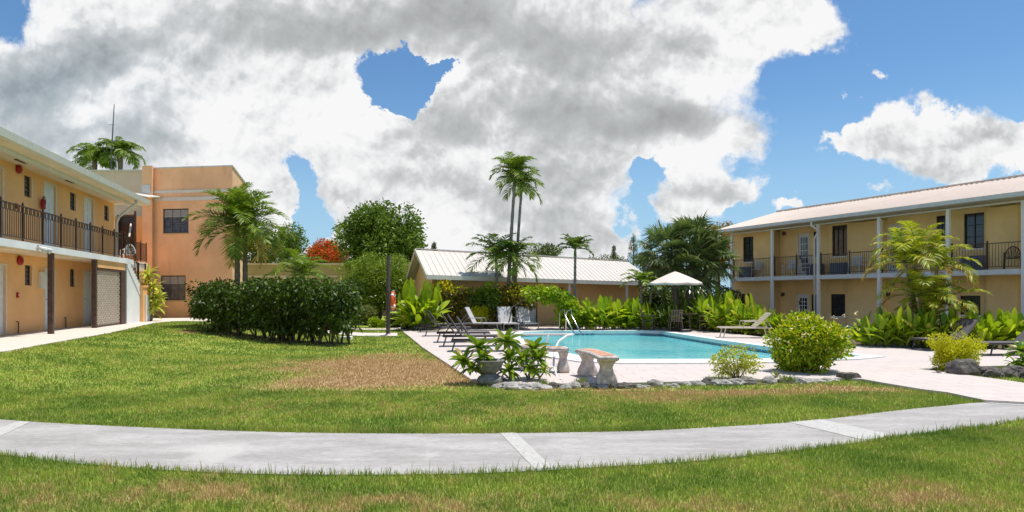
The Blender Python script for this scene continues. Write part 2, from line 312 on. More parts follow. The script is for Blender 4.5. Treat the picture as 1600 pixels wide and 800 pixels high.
SW_LO = [(-250, 688), (-120, 700), (0, 712), (100, 724), (250, 736), (400, 742.5), (540, 744), (680, 743), (800, 739.5), (900, 734), (1000, 728), (1080, 723), (1160, 715), (1250, 705), (1340, 693.5), (1430, 681.5), (1530, 669.5), (1600, 657), (1760, 632)]
import bmesh
def filled(name, loops, z, depth, mat, parent=None, flip=False):
    bm = bmesh.new(); es = []
    for lp in loops:
        vs = [bm.verts.new((x, y, z)) for x, y in lp]
        for i in range(len(vs)): es.append(bm.edges.new((vs[i], vs[(i + 1) % len(vs)])))
    bmesh.ops.triangle_fill(bm, use_beauty=True, use_dissolve=False, edges=es)
    for f in bm.faces:
        f.normal_update()
        if f.normal.z < 0: f.normal_flip()
    if depth:
        for e in es:
            a, b = e.verts; c = bm.verts.new(a.co - Vector((0, 0, depth))); d = bm.verts.new(b.co - Vector((0, 0, depth))); bm.faces.new((a, b, d, c))
    me = bpy.data.meshes.new(name); bm.to_mesh(me); bm.free(); me.materials.append(MATS[mat]); o = bpy.data.objects.new(name, me); COL.objects.link(o)
    if parent: o.parent = parent
    return o
# ground sheet, with a hole cut for the pool basin
gnd = g.build('ground', 'lawn_soil'); prop(gnd, kind='structure')
bm = bmesh.new(); bm.from_mesh(gnd.data)
hole = offset(pool, .2)
kill = [f for f in bm.faces if -.5 < f.calc_center_median().x < 10 and 10 < f.calc_center_median().y < 30]
bmesh.ops.delete(bm, geom=kill, context='FACES'); bm.to_mesh(gnd.data); bm.free()
prop(filled('ground', [[(-.5, 10), (10, 10), (10, 30), (-.5, 30)], hole], 0, 0, 'lawn_soil'), kind='structure')
prop(filled('pool_deck', [deck, [(a[0] + (b[0] - a[0]) * .05, a[1] + (b[1] - a[1]) * .05) for a, b in zip(cop_out, pool)]], .05, .06, 'deck_stone'), kind='structure')
bed = ring([(600, 513.3), (622, 513.3), (700, 512.3), (800, 512.1), (1000, 512.3), (1080, 514), (1100, 517.2), (1190, 528.2), (1345, 542), (1450, 546.6), (1600, 548.6), (1900, 550.6), (1900, 500), (1500, 500), (1100, 497), (900, 497), (600, 500)])
prop(filled('planting_bed', [bed], .018, .02, 'soil'), kind='structure')
def strip(name, A, B, z, mat, across=6, side=.04):
    A = [G(*p) for p in A]; B = [G(*p) for p in B]; mb = MB(); vs = []; n = len(A); w = across + 1
    for a, b in zip(A, B):
        for j in range(w): p = a.lerp(b, j / across); vs.append((p.x, p.y, gz(p.x) + z))
    fs = [(i * w + j, i * w + j + 1, (i + 1) * w + j + 1, (i + 1) * w + j) for i in range(n - 1) for j in range(across)]
    mb.add(vs, fs)
    for j in (0, across):
        k = len(mb.v)
        for i in range(n): x, y, zz = vs[i * w + j]; mb.v += [(x, y, zz), (x, y, zz - side)]
        for i in range(n - 1): mb.f.append((k + 2 * i, k + 2 * i + 1, k + 2 * i + 3, k + 2 * i + 2)); mb.mi.append(0)
    return prop(mb.build(name, mat), kind='structure')
def dense(px, k=6):                       # smooth the outline with Catmull-Rom between the points
    out = []
    for i in range(len(px) - 1):
        p0, p1, p2, p3 = px[max(i - 1, 0)], px[i], px[i + 1], px[min(i + 2, len(px) - 1)]
        for j in range(k):
            t = j / k; out.append(tuple(.5 * ((2 * b) + (-a + c) * t + (2 * a - 5 * b + 4 * c - d) * t * t + (-a + 3 * b - 3 * c + d) * t ** 3) for a, b, c, d in zip(p0, p1, p2, p3)))
    return out + [px[-1]]
SWU, SWL = dense(SW_UP), dense(SW_LO)
strip('sidewalk', SWU, SWL, .014, 'sidewalk_concrete', side=.02)
for nm, q in (('a', [(781, 678.4), (806, 678.2), (864, 734), (836, 736)]), ('b', [(1232, 661.6), (1282, 657), (1400, 683), (1350, 690)]), ('c', [(-10, 674), (30, 660), (48, 661), (0, 684)]), ('d', [(1540, 630.2), (1600, 633), (1600, 635.4), (1548, 632)])):
    prop(filled('sidewalk_joint', [[(G(*p).x, G(*p).y) for p in q]], .018, 0, 'joint_cement'), kind='structure')
WK_IN = [(-260, 560), (-100, 541), (0, 527), (72, 517), (140, 509.5), (180, 504), (205, 501), (222, 499.5), (238, 498.3), (300, 497.6), (360, 498.4)]
WK_OUT = [(-260, 585), (-100, 567), (0, 552), (60, 541), (110, 532), (160, 523.5), (195, 516), (225, 509), (250, 504.5), (290, 502.6), (360, 504)]
strip('walkway', dense(WK_IN), dense(WK_OUT), .03, 'walk_stone')
strip('garden_path', dense([(358, 499), (430, 506), (500, 514), (560, 520.6), (621, 521.2)]), dense([(358, 505), (430, 511), (500, 520), (560, 525.8), (621, 526)]), .03, 'walk_stone')
strip('garden_path', dense([(400, 503.5), (500, 511), (560, 513.6), (621, 513.9)]), dense([(400, 505), (500, 513), (560, 516), (622, 516.2)]), .03, 'walk_stone')

# pool: coping, tile line, basin, water
pt = empty('swimming_pool', 'long turquoise swimming pool with a wide white coping sunk in the pink stone deck', 'pool', (0, 0, 0))
mb = MB(); ins = pool; n = len(pool)
for i in range(n):
    j = (i + 1) % n; a, b, c, d = ins[i], ins[j], cop_out[j], cop_out[i]
    near_ = 11 <= i <= 19
    mb.hexa([(*a, -.03), (*b, -.03), (*c, .0), (*d, .0), (*a, .085), (*b, .085), (*c, .08), (*d, .08)])
mb.build('coping', 'coping', pt)
mb = MB()
for i in range(n): j = (i + 1) % n; mb.quad((*ins[i], -.03), (*ins[j], -.03), (*ins[j], -.22), (*ins[i], -.22))
mb.build('tile_line', 'pool_tile', pt)
mb = MB()
for i in range(n): j = (i + 1) % n; mb.quad((*ins[i], -.22), (*ins[j], -.22), (*ins[j], -1.4), (*ins[i], -1.4))
mb.add([(*p, -1.4) for p in ins], [tuple(range(n))]); mb.build('basin', 'pool_plaster', pt)
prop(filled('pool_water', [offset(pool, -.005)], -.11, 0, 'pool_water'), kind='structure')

# grass blades
def inside(poly, X, Y):
    r = np.zeros(len(X), bool); n = len(poly)
    for i in range(n):
        x1, y1 = poly[i]; x2, y2 = poly[(i + 1) % n]
        if y1 == y2: continue
        c = ((y1 > Y) != (y2 > Y)) & (X < (x2 - x1) * (Y - y1) / (y2 - y1) + x1); r ^= c
    return r
swpoly = [(G(*p).x, G(*p).y) for p in SWU] + [(G(*p).x, G(*p).y) for p in SWL[::-1]]
wkpoly = ring(dense(WK_IN)) + ring(dense(WK_OUT))[::-1]
gp1 = ring(dense([(358, 499), (430, 506), (500, 514), (560, 520.6), (621, 521.2)])) + ring(dense([(358, 505), (430, 511), (500, 520), (560, 525.8), (621, 526)]))[::-1]
pxl = [(-60, 600)]
def blades(name, y0, y1, dens, h, w, label):
    A = 2 * 1.08 * (y1 ** 2 - y0 ** 2) / 2; N = int(A * dens); Y = np.sqrt(rng.uniform(y0 ** 2, y1 ** 2, N)); X = rng.uniform(-1.08, 1.08, N) * Y
    keep = ~(inside(offset(deck, -.015), X, Y) | inside(offset(swpoly, -.02), X, Y) | inside(wkpoly, X, Y) | inside(gp1, X, Y) | inside(bed, X, Y))
    keep &= ~((X < -10) & (Y > 9) & (X + .2594 / .9658 * (Y - 16.7) < -12.6)) & ~((X > 6) & (Y > 16)); X, Y = X[keep], Y[keep]; N = len(X)
    a = rng.uniform(0, 2 * np.pi, N); hh = h * rng.uniform(.35, 1.25, N) * (1 + .5 * (rng.random(N) > .93)); ww = w * rng.uniform(.6, 1.3, N); lean = rng.uniform(0, .9, N) * hh
    if y0 < 12: near = inside(offset(swpoly, .09), X, Y); hh[near] *= rng.uniform(.8, 1.7, near.sum()) ** 1.2
    b = rng.uniform(0, 2 * np.pi, N); Z = gzn(X) - .003
    V = np.zeros((N, 5, 3)); ca, sa = np.cos(a) * ww / 2, np.sin(a) * ww / 2
    V[:, 0] = np.stack([X - ca, Y - sa, Z], 1); V[:, 1] = np.stack([X + ca, Y + sa, Z], 1)
    mx_, my_ = X + np.cos(b) * lean * .35, Y + np.sin(b) * lean * .35
    V[:, 2] = np.stack([mx_ + ca * .8, my_ + sa * .8, Z + hh * .6], 1); V[:, 3] = np.stack([mx_ - ca * .8, my_ - sa * .8, Z + hh * .6], 1)
    V[:, 4] = np.stack([X + np.cos(b) * lean, Y + np.sin(b) * lean, Z + hh], 1)
    o = npmesh(name, V, 5, [(0, 1, 2, 3), (3, 2, 4)], 'grass_blade'); prop(o, label, 'grass', kind='stuff')
blades('grass', 4.3, 7.6, 5200, .050, .0065, 'short green and straw coloured grass in front of the curving sidewalk')
blades('grass', 7.0, 10.5, 2600, .045, .010, 'mown lawn grass with dry straw patches behind the sidewalk')
blades('grass', 10.5, 17.0, 750, .045, .017, 'mown lawn grass around the large dry brown patch')
blades('grass', 17.0, 31.0, 230, .05, .03, 'mown lawn grass reaching back to the hedge and walkway')

# ---------------------------------------------------------------- foliage
def leaves(c, d, L, W, droop=.25, wide=.5, up=None):
    """N folded leaves at c pointing along d"""
    N = len(c); d = unit(d); r = rng.normal(size=(N, 3)) if up is None else up + .5 * rng.normal(size=(N, 3))
    s = unit(np.cross(d, r)); nrm = np.cross(s, d); L = L[:, None]; W = W[:, None]
    V = np.zeros((N, 4, 3)); V[:, 0] = c; V[:, 1] = c + d * L * wide + s * W * .5 + nrm * W * .12; V[:, 2] = c + d * L - np.array([0, 0, 1]) * L * droop; V[:, 3] = c + d * L * wide - s * W * .5 + nrm * W * .12
    return V
LF = [(0, 1, 2, 3)]
def crown(clumps, per, leaf, shell=.62, droop=.2, upb=.25, asp=.5):
    """clumps: list of (centre, radii); leaves spread through each clump, denser at the skin"""
    Vs = []
    for (c, r, k) in clumps:
        N = max(4, int(per * k)); u = unit(rng.normal(size=(N, 3))); t = shell + (1 - shell) * rng.random(N) ** .6
        t *= 1 + .12 * rng.normal(size=N); pos = np.array(c) + u * np.array(r) * t[:, None]
        d = u + rng.normal(size=(N, 3)) * .7 + np.array([0, 0, upb]); L = leaf * rng.uniform(.6, 1.3, N); Vs.append(leaves(pos, d, L, L * asp, droop))
    return np.concatenate(Vs)
def clumpset(c, r, n, cr, seed, flat=1., bottom=-.6):
    q = random.Random(seed); out = []
    for i in range(n):
        while 1:
            p = Vector((q.gauss(0, 1), q.gauss(0, 1), q.gauss(0, 1))).normalized() * (q.random() ** .35)
            if p.z > bottom: break
        k = q.uniform(.65, 1.25); out.append(((c[0] + p.x * (r[0] - cr * .8), c[1] + p.y * (r[1] - cr * .8), c[2] + p.z * (r[2] - cr * .7)), (cr * k, cr * k, cr * k * flat), k * k))
    return out
def tree(name, label, base, cz, r, n, cr, per, leaf, mat, trunk=.2, seed=1, group=None, bark='bark', mats2=None, limbs=6, cat='tree', asp=.5, droop=.2, flat=.8, bottom=-.6, lean=(0, 0), forks=1):
    o = empty(name, label, cat, base, group=group); c = (lean[0], lean[1], cz); cl = clumpset(c, r, n, cr, seed, flat, bottom); q = random.Random(seed + 5)
    mb = MB(); top = Vector((lean[0] * .6, lean[1] * .6, cz - r[2] * .35))
    for f in range(forks):
        b0 = Vector((q.uniform(-1, 1) * trunk * 1.5 * (forks > 1), q.uniform(-1, 1) * trunk * (forks > 1), -.05))
        mb.tube([b0, b0.lerp(top, .5) + Vector((q.uniform(-.1, .1), 0, 0)) * r[0] * .5, top], [trunk, trunk * .75, trunk * .5], 9)
    for i in range(limbs):
        t = Vector(cl[q.randrange(len(cl))][0]); s0 = Vector((0, 0, 0)).lerp(top, q.uniform(.6, .95)); m_ = s0.lerp(t, .5) + Vector((q.uniform(-.2, .2), q.uniform(-.2, .2), .1)) * cr
        mb.tube([s0, m_, t], [trunk * .45, trunk * .3, trunk * .1], 6)
    mb.build('trunk', bark, o, True)
    V = crown(cl, per, leaf, asp=asp, droop=droop)
    if mats2:
        z = V[:, 0, 2]; pr = mats2[1](V[:, 0, :]); mi = (rng.random(len(z)) < pr).astype(int); npmesh('crown', V, 4, LF, [mat, mats2[0]], o, mi)
    else: npmesh('crown', V, 4, LF, mat, o)
    return o
def frondV(o, az, el, L, droop, n, ll, lw, q, vshape=.35, hang=.35, twist=0, basefrac=.12):
    """pinnate frond: returns leaflets (N,5,3) and the rachis points"""
    pts = []; p = np.array(o, float); e = el; st = L / 14
    for i in range(15):
        pts.append(p.copy()); dv = np.array([math.cos(e) * math.cos(az), math.cos(e) * math.sin(az), math.sin(e)]); p = p + dv * st; e -= droop / 14 * (.5 + i / 9.)
    pts = np.array(pts); side = np.array([-math.sin(az), math.cos(az), 0.]); N = n * 2; t = np.repeat(basefrac + (1 - basefrac) * (np.arange(n) + .5) / n, 2); sg = np.tile([1., -1.], n)
    idx = t * 14; i0 = np.minimum(idx.astype(int), 13); f = (idx - i0)[:, None]; c = pts[i0] * (1 - f) + pts[i0 + 1] * f; tan = unit(pts[i0 + 1] - pts[i0])
    upv = unit(np.cross(tan, side[None, :]) * -1); upv *= np.where(upv[:, 2:3] < 0, -1, 1); ln = ll * (np.sin(np.pi * np.clip(t * .8 + .14, 0, 1)) ** .7) * q.uniform(.85, 1.15) * rng.uniform(.85, 1.12, N)
    fw = .35 + .9 * t ** 2; s = side[None, :] * sg[:, None] + (upv * (vshape * rng.uniform(.4, 1.5, N))[:, None])
    d = unit(s + tan * fw[:, None] + rng.normal(size=(N, 3)) * .07); dn = np.array([0, 0, -1.]); wv = unit(np.cross(d, upv + rng.normal(size=(N, 3)) * .35)) * (lw / 2)
    mid = c + d * (ln * .5)[:, None] + dn * (ln * hang * .22)[:, None]; tip = c + d * (ln * .93)[:, None] + dn * (ln * hang)[:, None]
    V = np.zeros((N, 5, 3)); V[:, 0] = c - wv * .6; V[:, 1] = c + wv * .6; V[:, 2] = mid + wv; V[:, 3] = mid - wv; V[:, 4] = tip; return V, pts
FF = [(0, 1, 2, 3), (3, 2, 4)]
def palm(name, label, base, trunks, mat, L, nf, ll, lw, trunk_r=.1, droop=1.6, seed=1, group=None, nleaf=34, els=(-.35, 1.25), shaft=None, dry=0, bark='palm_bark', hang=.35, vshape=.35, cat='palm tree', rings=True):
    """trunks: list of (dx0,dy0,dx1,dy1,height,scale)"""
    q = random.Random(seed); o = empty(name, label, cat, base, group=group); Vs = []; Ds = []; st = MB()
    for (x0, y0, x1, y1, h, sc) in trunks:
        mb = MB(); k = 22; pts = []; rs = []
        for i in range(k + 1):
            t = i / k; pts.append((x0 + (x1 - x0) * t ** 1.3, y0 + (y1 - y0) * t, h * t - .05)); rs.append(trunk_r * sc * (1.25 - .45 * t + (.12 if (i % 2 and rings) else 0) + (.35 * max(0, 1 - t * 8))))
        mb.tube(pts, rs, 9); mb.build('trunk', bark, o, True)
        top = np.array([x1, y1, h - .03])
        if shaft:
            sb = MB(); sb.tube([top - (0, 0, .02), top + (0, 0, shaft * .6), top + (0, 0, shaft)], [trunk_r * sc * 1.05, trunk_r * sc * .95, trunk_r * sc * .35], 9); sb.build('crownshaft', 'green_stem', o, True); top = top + np.array([0, 0, shaft * .85])
        for i in range(nf):
            az = i * 2.39996 + q.uniform(-.25, .25); u = (i + .5) / nf; el = els[0] + (els[1] - els[0]) * u ** .8 + q.uniform(-.12, .12); Lk = L * sc * q.uniform(.82, 1.1) * (1 - .15 * u)
            V, pts = frondV(top, az, el, Lk, droop * q.uniform(.8, 1.2), nleaf, ll * sc, lw, q, vshape, hang); isd = i < dry; (Ds if isd else Vs).append(V)
            st.tube([tuple(p) for p in pts[::2]], [.022 * sc, .018 * sc, .015 * sc, .012 * sc, .009 * sc, .007 * sc, .005 * sc, .003 * sc], 4)
    V = np.concatenate(Vs); npmesh('crown', V, 5, FF, mat, o); st.build('rachis', 'green_stem', o, True)
    for D_ in Ds: npmesh('dry_frond', D_, 5, FF, 'leaf_dry', o)
    return o
def fanpalm(name, label, base, crowns, mat, nl, L, seed=1, group=None, tr=.19):
    q = random.Random(seed); o = empty(name, label, 'palm tree', base, group=group); Vs = []; st = MB()
    for (x, y, h, sc) in crowns:
        mb = MB(); mb.tube([(x * .3 if len(crowns) > 1 else 0, y * .3, -.05), (x * .6, y * .6, h * .5), (x, y, h)], [tr * sc * 1.15, tr * sc, tr * sc * .95], 12); mb.build('trunk', 'grey_bark', o, True)
        for i in range(nl):
            az = i * 2.39996 + q.uniform(-.3, .3); u = (i + .5) / nl; el = -.75 + 2.1 * u + q.uniform(-.15, .15); dv = np.array([math.cos(el) * math.cos(az), math.cos(el) * math.sin(az), math.sin(el)])
            c0 = np.array([x, y, h - .1]); pl = L * .62 * sc * q.uniform(.8, 1.2); c = c0 + dv * pl + np.array([0, 0, -.08]) * (1 - u); st.tube([tuple(c0), tuple(c)], [.02, .012], 4)
            side = np.array([-math.sin(az), math.cos(az), 0]); n = 30; a = np.linspace(-1.9, 1.9, n) + rng.normal(size=n) * .03; fl = L * .8 * sc * (1 - .18 * (np.abs(a) / 1.9)) * rng.uniform(.85, 1.1, n)
            upv = np.cross(side, dv); d = unit(np.cos(a)[:, None] * dv + np.sin(a)[:, None] * side + (.18 * np.abs(np.sin(a)))[:, None] * upv); wv = unit(np.cross(d, upv + rng.normal(size=(n, 3)) * .3)) * .034
            mid = c + d * (fl * .55)[:, None]; tip = c + d * (fl * .95)[:, None] - np.array([0, 0, 1]) * (fl * rng.uniform(.04, .30, n))[:, None]
            V = np.zeros((n, 5, 3)); V[:, 0] = c - wv * .2; V[:, 1] = c + wv * .2; V[:, 2] = mid + wv; V[:, 3] = mid - wv; V[:, 4] = tip; Vs.append(V)
    npmesh('crown', np.concatenate(Vs), 5, FF, mat, o); st.build('petiole', 'green_stem', o, True); return o
def bladeV(c, d, L, W, bend, q, n=5):
    """broad curved leaf with a V fold: (n+1)*3 verts"""
    c = Vector(c); d = Vector(d).normalized(); s = d.cross(Vector((0, 0, 1)));
    if s.length < .05: s = Vector((1, 0, 0))
    s.normalize(); tw = q.uniform(-.7, .7); s = (s * math.cos(tw) + d.cross(s) * math.sin(tw)); vs = []; p = c.copy(); e = d.copy()
    for i in range(n + 1):
        t = i / n; w = W * .5 * (math.sin(math.pi * min(1, t * .9 + .06)) ** .75) * (1 if i < n else .05); up = s.cross(e).normalized()
        vs += [p + s * w + up * w * .35, p, p - s * w + up * w * .35]; e = (e + Vector((0, 0, -1)) * bend / n).normalized(); p = p + e * (L / n)
    return [tuple(v) for v in vs]
BF = [f for i in range(5) for f in ((i * 3, i * 3 + 1, i * 3 + 4, i * 3 + 3), (i * 3 + 1, i * 3 + 2, i * 3 + 5, i * 3 + 4))]
def ginger(name, label, base, rx, ry, h, n, LL, W, mat='leaf_ginger', seed=1, group='broad leaved plants in the beds', per=6, cat='plant', bend=.9, rz=0):
    q = random.Random(seed); o = empty(name, label, cat, base, rz, group); st = MB(); V = []
    for i in range(n):
        a, r_ = q.uniform(0, 6.28), q.random() ** .5; x, y = math.cos(a) * r_ * rx, math.sin(a) * r_ * ry; hh = h * q.uniform(.55, 1.1) * (1 - .2 * r_); lx, ly = q.gauss(0, .18) * hh + x * .15, q.gauss(0, .18) * hh
        pts = [(x, y, -.03), (x + lx * .3, y + ly * .3, hh * .4), (x + lx, y + ly, hh * .75)]; st.tube(pts, [.014, .012, .006], 5); a0 = q.uniform(0, 6.28)
        for j in range(per):
            t = .15 + .85 * (j + .5) / per; p = Vector(pts[0]).lerp(Vector(pts[2]), t); az = a0 + (j % 2) * math.pi + q.uniform(-.5, .5); el = q.uniform(.45, 1.25) if j < per - 1 else 1.45
            V.append(bladeV(p, (math.cos(az) * math.cos(el), math.sin(az) * math.cos(el), math.sin(el)), LL * q.uniform(.7, 1.15), W * q.uniform(.7, 1.2), bend * q.uniform(.3, 1.3), q))
    npmesh('leaf', np.array(V), 18, BF, mat, o); st.build('stem', 'green_stem', o, True); return o
def shrub(name, label, base, r, cz, n, cr, per, leaf, mat, seed=1, stems=9, mats2=None, group=None, bark='bark', asp=.5, cat='shrub', srad=.016, bottom=-.8, droop=.15, sspread=.25):
    o = empty(name, label, cat, base, group=group); cl = clumpset((0, 0, cz), r, n, cr, seed, .9, bottom); q = random.Random(seed); mb = MB()
    for i in range(stems):
        t = Vector(cl[q.randrange(len(cl))][0]); b0 = Vector((q.uniform(-1, 1) * r[0] * sspread, q.uniform(-1, 1) * r[1] * sspread, -.03)); m_ = b0.lerp(t, .5) + Vector((q.uniform(-.1, .1) * r[0], q.uniform(-.1, .1) * r[1], .0))
        mb.tube([b0, m_, t], [srad, srad * .8, srad * .35], 6)
    mb.build('stem', bark, o, True); V = crown(cl, per, leaf, asp=asp, droop=droop)
    if mats2: mi = (rng.random(len(V)) < mats2[1](V[:, 0, :])).astype(int); npmesh('foliage', V, 4, LF, [mat, mats2[0]], o, mi)
    else: npmesh('foliage', V, 4, LF, mat, o)
    return o
def step(lo, hi, ax=2): return lambda p: np.clip((p[:, ax] - lo) / (hi - lo), 0, 1)

# ---------------------------------------------------------------- buildings
class Frame:
    """a facade: origin O, u along it, k into the building; s, e, z are measured from O"""
    def __init__(s, O, u, k, zs=0): s.O = Vector(O); s.u = Vector(u).normalized(); s.k = Vector(k).normalized(); s.zs = zs
    def T(s, a, e, z): return (a * s.u.x + e * s.k.x, a * s.u.y + e * s.k.y, z + s.zs * a)
    def S(s, px, e=0):
        t = (px - 800) / F0; X = s.O.x + e * s.k.x; Y = s.O.y + e * s.k.y; return (t * Y - X) / (s.u.x - t * s.u.y)
    def Z(s, py, a, e=0): Y = s.O.y + a * s.u.y + e * s.k.y; return CH + (HZ - py) / F0 * Y - s.O.z - s.zs * a
    def R(s, x0, x1, y0, y1, e=0):
        a, b = s.S(x0, e), s.S(x1, e); m_ = (a + b) / 2; z0, z1 = s.Z(y1, m_, e), s.Z(y0, m_, e); return (min(a, b), max(a, b), z0, z1)
def wall_holes(mb, s0, s1, z0, z1, e, holes, depth=.14, thick=.16, mi=0):
    ss = sorted({s0, s1, *[v for h in holes for v in h[:2] if s0 < v < s1]}); zz = sorted({z0, z1, *[v for h in holes for v in h[2:] if z0 < v < z1]})
    for i in range(len(ss) - 1):
        for j in range(len(zz) - 1):
            cs, cz = (ss[i] + ss[i + 1]) / 2, (zz[j] + zz[j + 1]) / 2
            if not any(h[0] < cs < h[1] and h[2] < cz < h[3] for h in holes): mb.quad((ss[i], e, zz[j]), (ss[i + 1], e, zz[j]), (ss[i + 1], e, zz[j + 1]), (ss[i], e, zz[j + 1]), mi)
    for a, b, c, d in holes:
        f = e + depth
        mb.quad((a, e, c), (a, f, c), (a, f, d), (a, e, d), mi); mb.quad((b, f, c), (b, e, c), (b, e, d), (b, f, d), mi)
        mb.quad((a, e, d), (a, f, d), (b, f, d), (b, e, d), mi); mb.quad((a, f, c), (a, e, c), (b, e, c), (b, f, c), mi)
    mb.box(s0, s1, e + thick, e + thick + .12, z0, z1, mi)
def window(F, root, r, e, style='louvre', frame='bronze_frame', deep=.14):
    a, b, c, d = r; w = .045; f0, f1 = e + deep - .085, e + deep - .02
    mb = MB(F.T)
    for q in ((a, a + w, c, d), (b - w, b, c, d), (a + w, b - w, c, c + w), (a + w, b - w, d - w, d)): mb.box(q[0], q[1], f0, f1, q[2], q[3])
    if style == 'grid':
        nx = max(2, round((b - a) / .33)); nz = max(2, round((d - c) / .42))
        for i in range(1, nx): x = a + (b - a) * i / nx; mb.box(x - .011, x + .011, f0 + .012, f1 - .01, c + w, d - w)
        for j in range(1, nz): z = c + (d - c) * j / nz; mb.box(a + w, b - w, f0 + .015, f1 - .013, z - .011, z + .011)
    if style == 'wide':
        for x in (a + (b - a) * .36, a + (b - a) * .68): mb.box(x - .012, x + .012, f0 + .012, f1 - .01, c + w, d - w)
    o = mb.build('window', frame, root); g = MB(F.T)
    if style in ('louvre', 'wide'):
        n = max(4, int((d - c - 2 * w) / .13)); h = (d - c - 2 * w) / n; g.box(a + w, b - w, f1 - .004, f1 + .012, c + w, d - w, 1)
        for i in range(n): z = c + w + i * h; g.hexa([(a + w, f0 + .006, z), (b - w, f0 + .006, z), (b - w, f0 + .012, z), (a + w, f0 + .012, z), (a + w, f1 - .02, z + h * .97), (b - w, f1 - .02, z + h * .97), (b - w, f1 - .012, z + h * .97), (a + w, f1 - .012, z + h * .97)], 2 if (style == 'wide' and i > n * .62) else 0)
        g.build('pane', ['louvre_glass', 'dark_glass', 'blind'], o)
    else: g.box(a + w, b - w, f1 - .015, f1 + .01, c + w, d - w); g.build('pane', ['dark_glass'], o)
    if style != 'louvre':
        t = MB(F.T); t.box(a - .03, b + .03, e - .03, e + .05, c - .07, c - .004); t.build('sill', 'garden_stucco' if style == 'wide' else 'white_paint', o)
    return o
def door(F, root, r, e, style='panel', deep=.1, mat='door_white', hinge=1):
    a, b, c, d = r; mb = MB(F.T); w = .07; f = e + deep
    mb.box(a, b, f - .045, f + .01, c, d)
    cx = (a + b) / 2
    if style == 'panel':
        hs = [(.10, .36), (.42, .72), (.78, .93)]
        for (lo, hi) in hs:
            for (x0, x1) in ((a + .1, cx - .05), (cx + .05, b - .1)): mb.box(x0, x1, f - .062, f - .046, c + (d - c) * lo, c + (d - c) * hi)
    o = mb.build('door', mat, root)
    if style == 'glazed':
        g = MB(F.T); g.box(a + .13, b - .13, f - .055, f - .046, c + .28, d - .16); g.build('pane', 'dark_glass', o); m_ = MB(F.T)
        for i in range(1, 3): x = a + .13 + (b - a - .26) * i / 3; m_.box(x - .015, x + .015, f - .07, f - .056, c + .28, d - .16)
        for j in range(1, 5): z = c + .28 + (d - c - .44) * j / 5; m_.box(a + .13, b - .13, f - .069, f - .0565, z - .014, z + .014)
        m_.build('glazing_bar', 'white_paint', o)
    fr = MB(F.T)
    for q in ((a - .05, a - .002, c, d + .05), (b + .002, b + .05, c, d + .05), (a - .002, b + .002, d + .002, d + .05)): fr.box(q[0], q[1], e - .02, e + .06, q[2], q[3])
    fr.build('door_frame', 'cream_paint' if mat == 'door_white' else 'bronze_frame', o)
    hx = a + .09 if hinge > 0 else b - .09; k = MB(F.T); k.box(hx - .025, hx + .025, f - .06, f - .047, c + .92, c + 1.14); k.tube([(hx, f - .06, c + 1.03), (hx, f - .10, c + 1.03), (hx + .10 * hinge, f - .10, c + 1.03)], .011, 6); k.build('handle', 'bronze_frame', o)
    return o
def railing(F, root, s0, s1, e, z, posts, h=1.02, mat='black_iron', pitch=.12, fancy=False, pr=.022):
    mb = MB(F.T); mb.box(s0, s1, e - .022, e + .022, z + h - .03, z + h); mb.box(s0, s1, e - .014, e + .014, z + .09, z + .115)
    if fancy: mb.box(s0, s1, e - .014, e + .014, z + h - .2, z + h - .18)
    n = int((s1 - s0) / pitch)
    for i in range(n + 1):
        s = s0 + (s1 - s0) * i / n; mb.box(s - .0065, s + .0065, e - .0065, e + .0065, z + .1, z + h - (.03 if not fancy or i % 2 else .19))
        if fancy and i < n: q = s + (s1 - s0) / n / 2; mb.box(q - .007, q + .007, e - .007, e + .007, z + h - .19, z + h - .03)
    o = mb.build('railing', mat, root)
    for s in posts: p = MB(F.T); p.box(s - pr, s + pr, e - pr, e + pr, z, z + h + .07); p.lathe([(pr * 1.2, z + h + .07), (pr * .4, z + h + .11)], (s, e), 8); p.build('railing_post', mat, o)
    return o
def bell(F, s, e, z, label, r=.15):
    p = F.T(s, e, z); o = empty('alarm_bell', label, 'alarm bell', (F.O.x + p[0], F.O.y + p[1], F.O.z + p[2]), math.atan2(F.u.y, F.u.x), 'red fire alarm bells')
    mb = MB(lambda x, y, z_: (x, -z_, y)); mb.lathe([(r, .03), (r * 1.02, .05), (r * .9, .09), (r * .5, .12), (r * .15, .13)], n=20); mb.build('gong', 'red_paint', o, True)
    b2 = MB(); b2.box(-r * .6, r * .6, -.03, 0, -r * .6, r * .6); b2.build('back_box', 'red_paint', o); return o
def small_red(F, s, e, z, label):
    p = F.T(s, e, z); o = empty('fire_call_point', label, 'call point', (F.O.x + p[0], F.O.y + p[1], F.O.z + p[2]), math.atan2(F.u.y, F.u.x), 'fire alarm call points')
    b2 = MB(); b2.box(-.05, .05, -.045, 0, -.08, .08); b2.build('housing', 'red_paint', o); b3 = MB(); b3.box(-.03, .03, -.055, -.046, -.015, .015); b3.build('pull_bar', 'white_paint', o)
def downpipe(F, pts, r, mat, root): mb = MB(F.T); mb.tube(pts, r, 8); return mb.build('downpipe', mat, root, True)
def at(F, s, e, z): p = F.T(s, e, z); return Vector((F.O.x + p[0], F.O.y + p[1], F.O.z + p[2]))

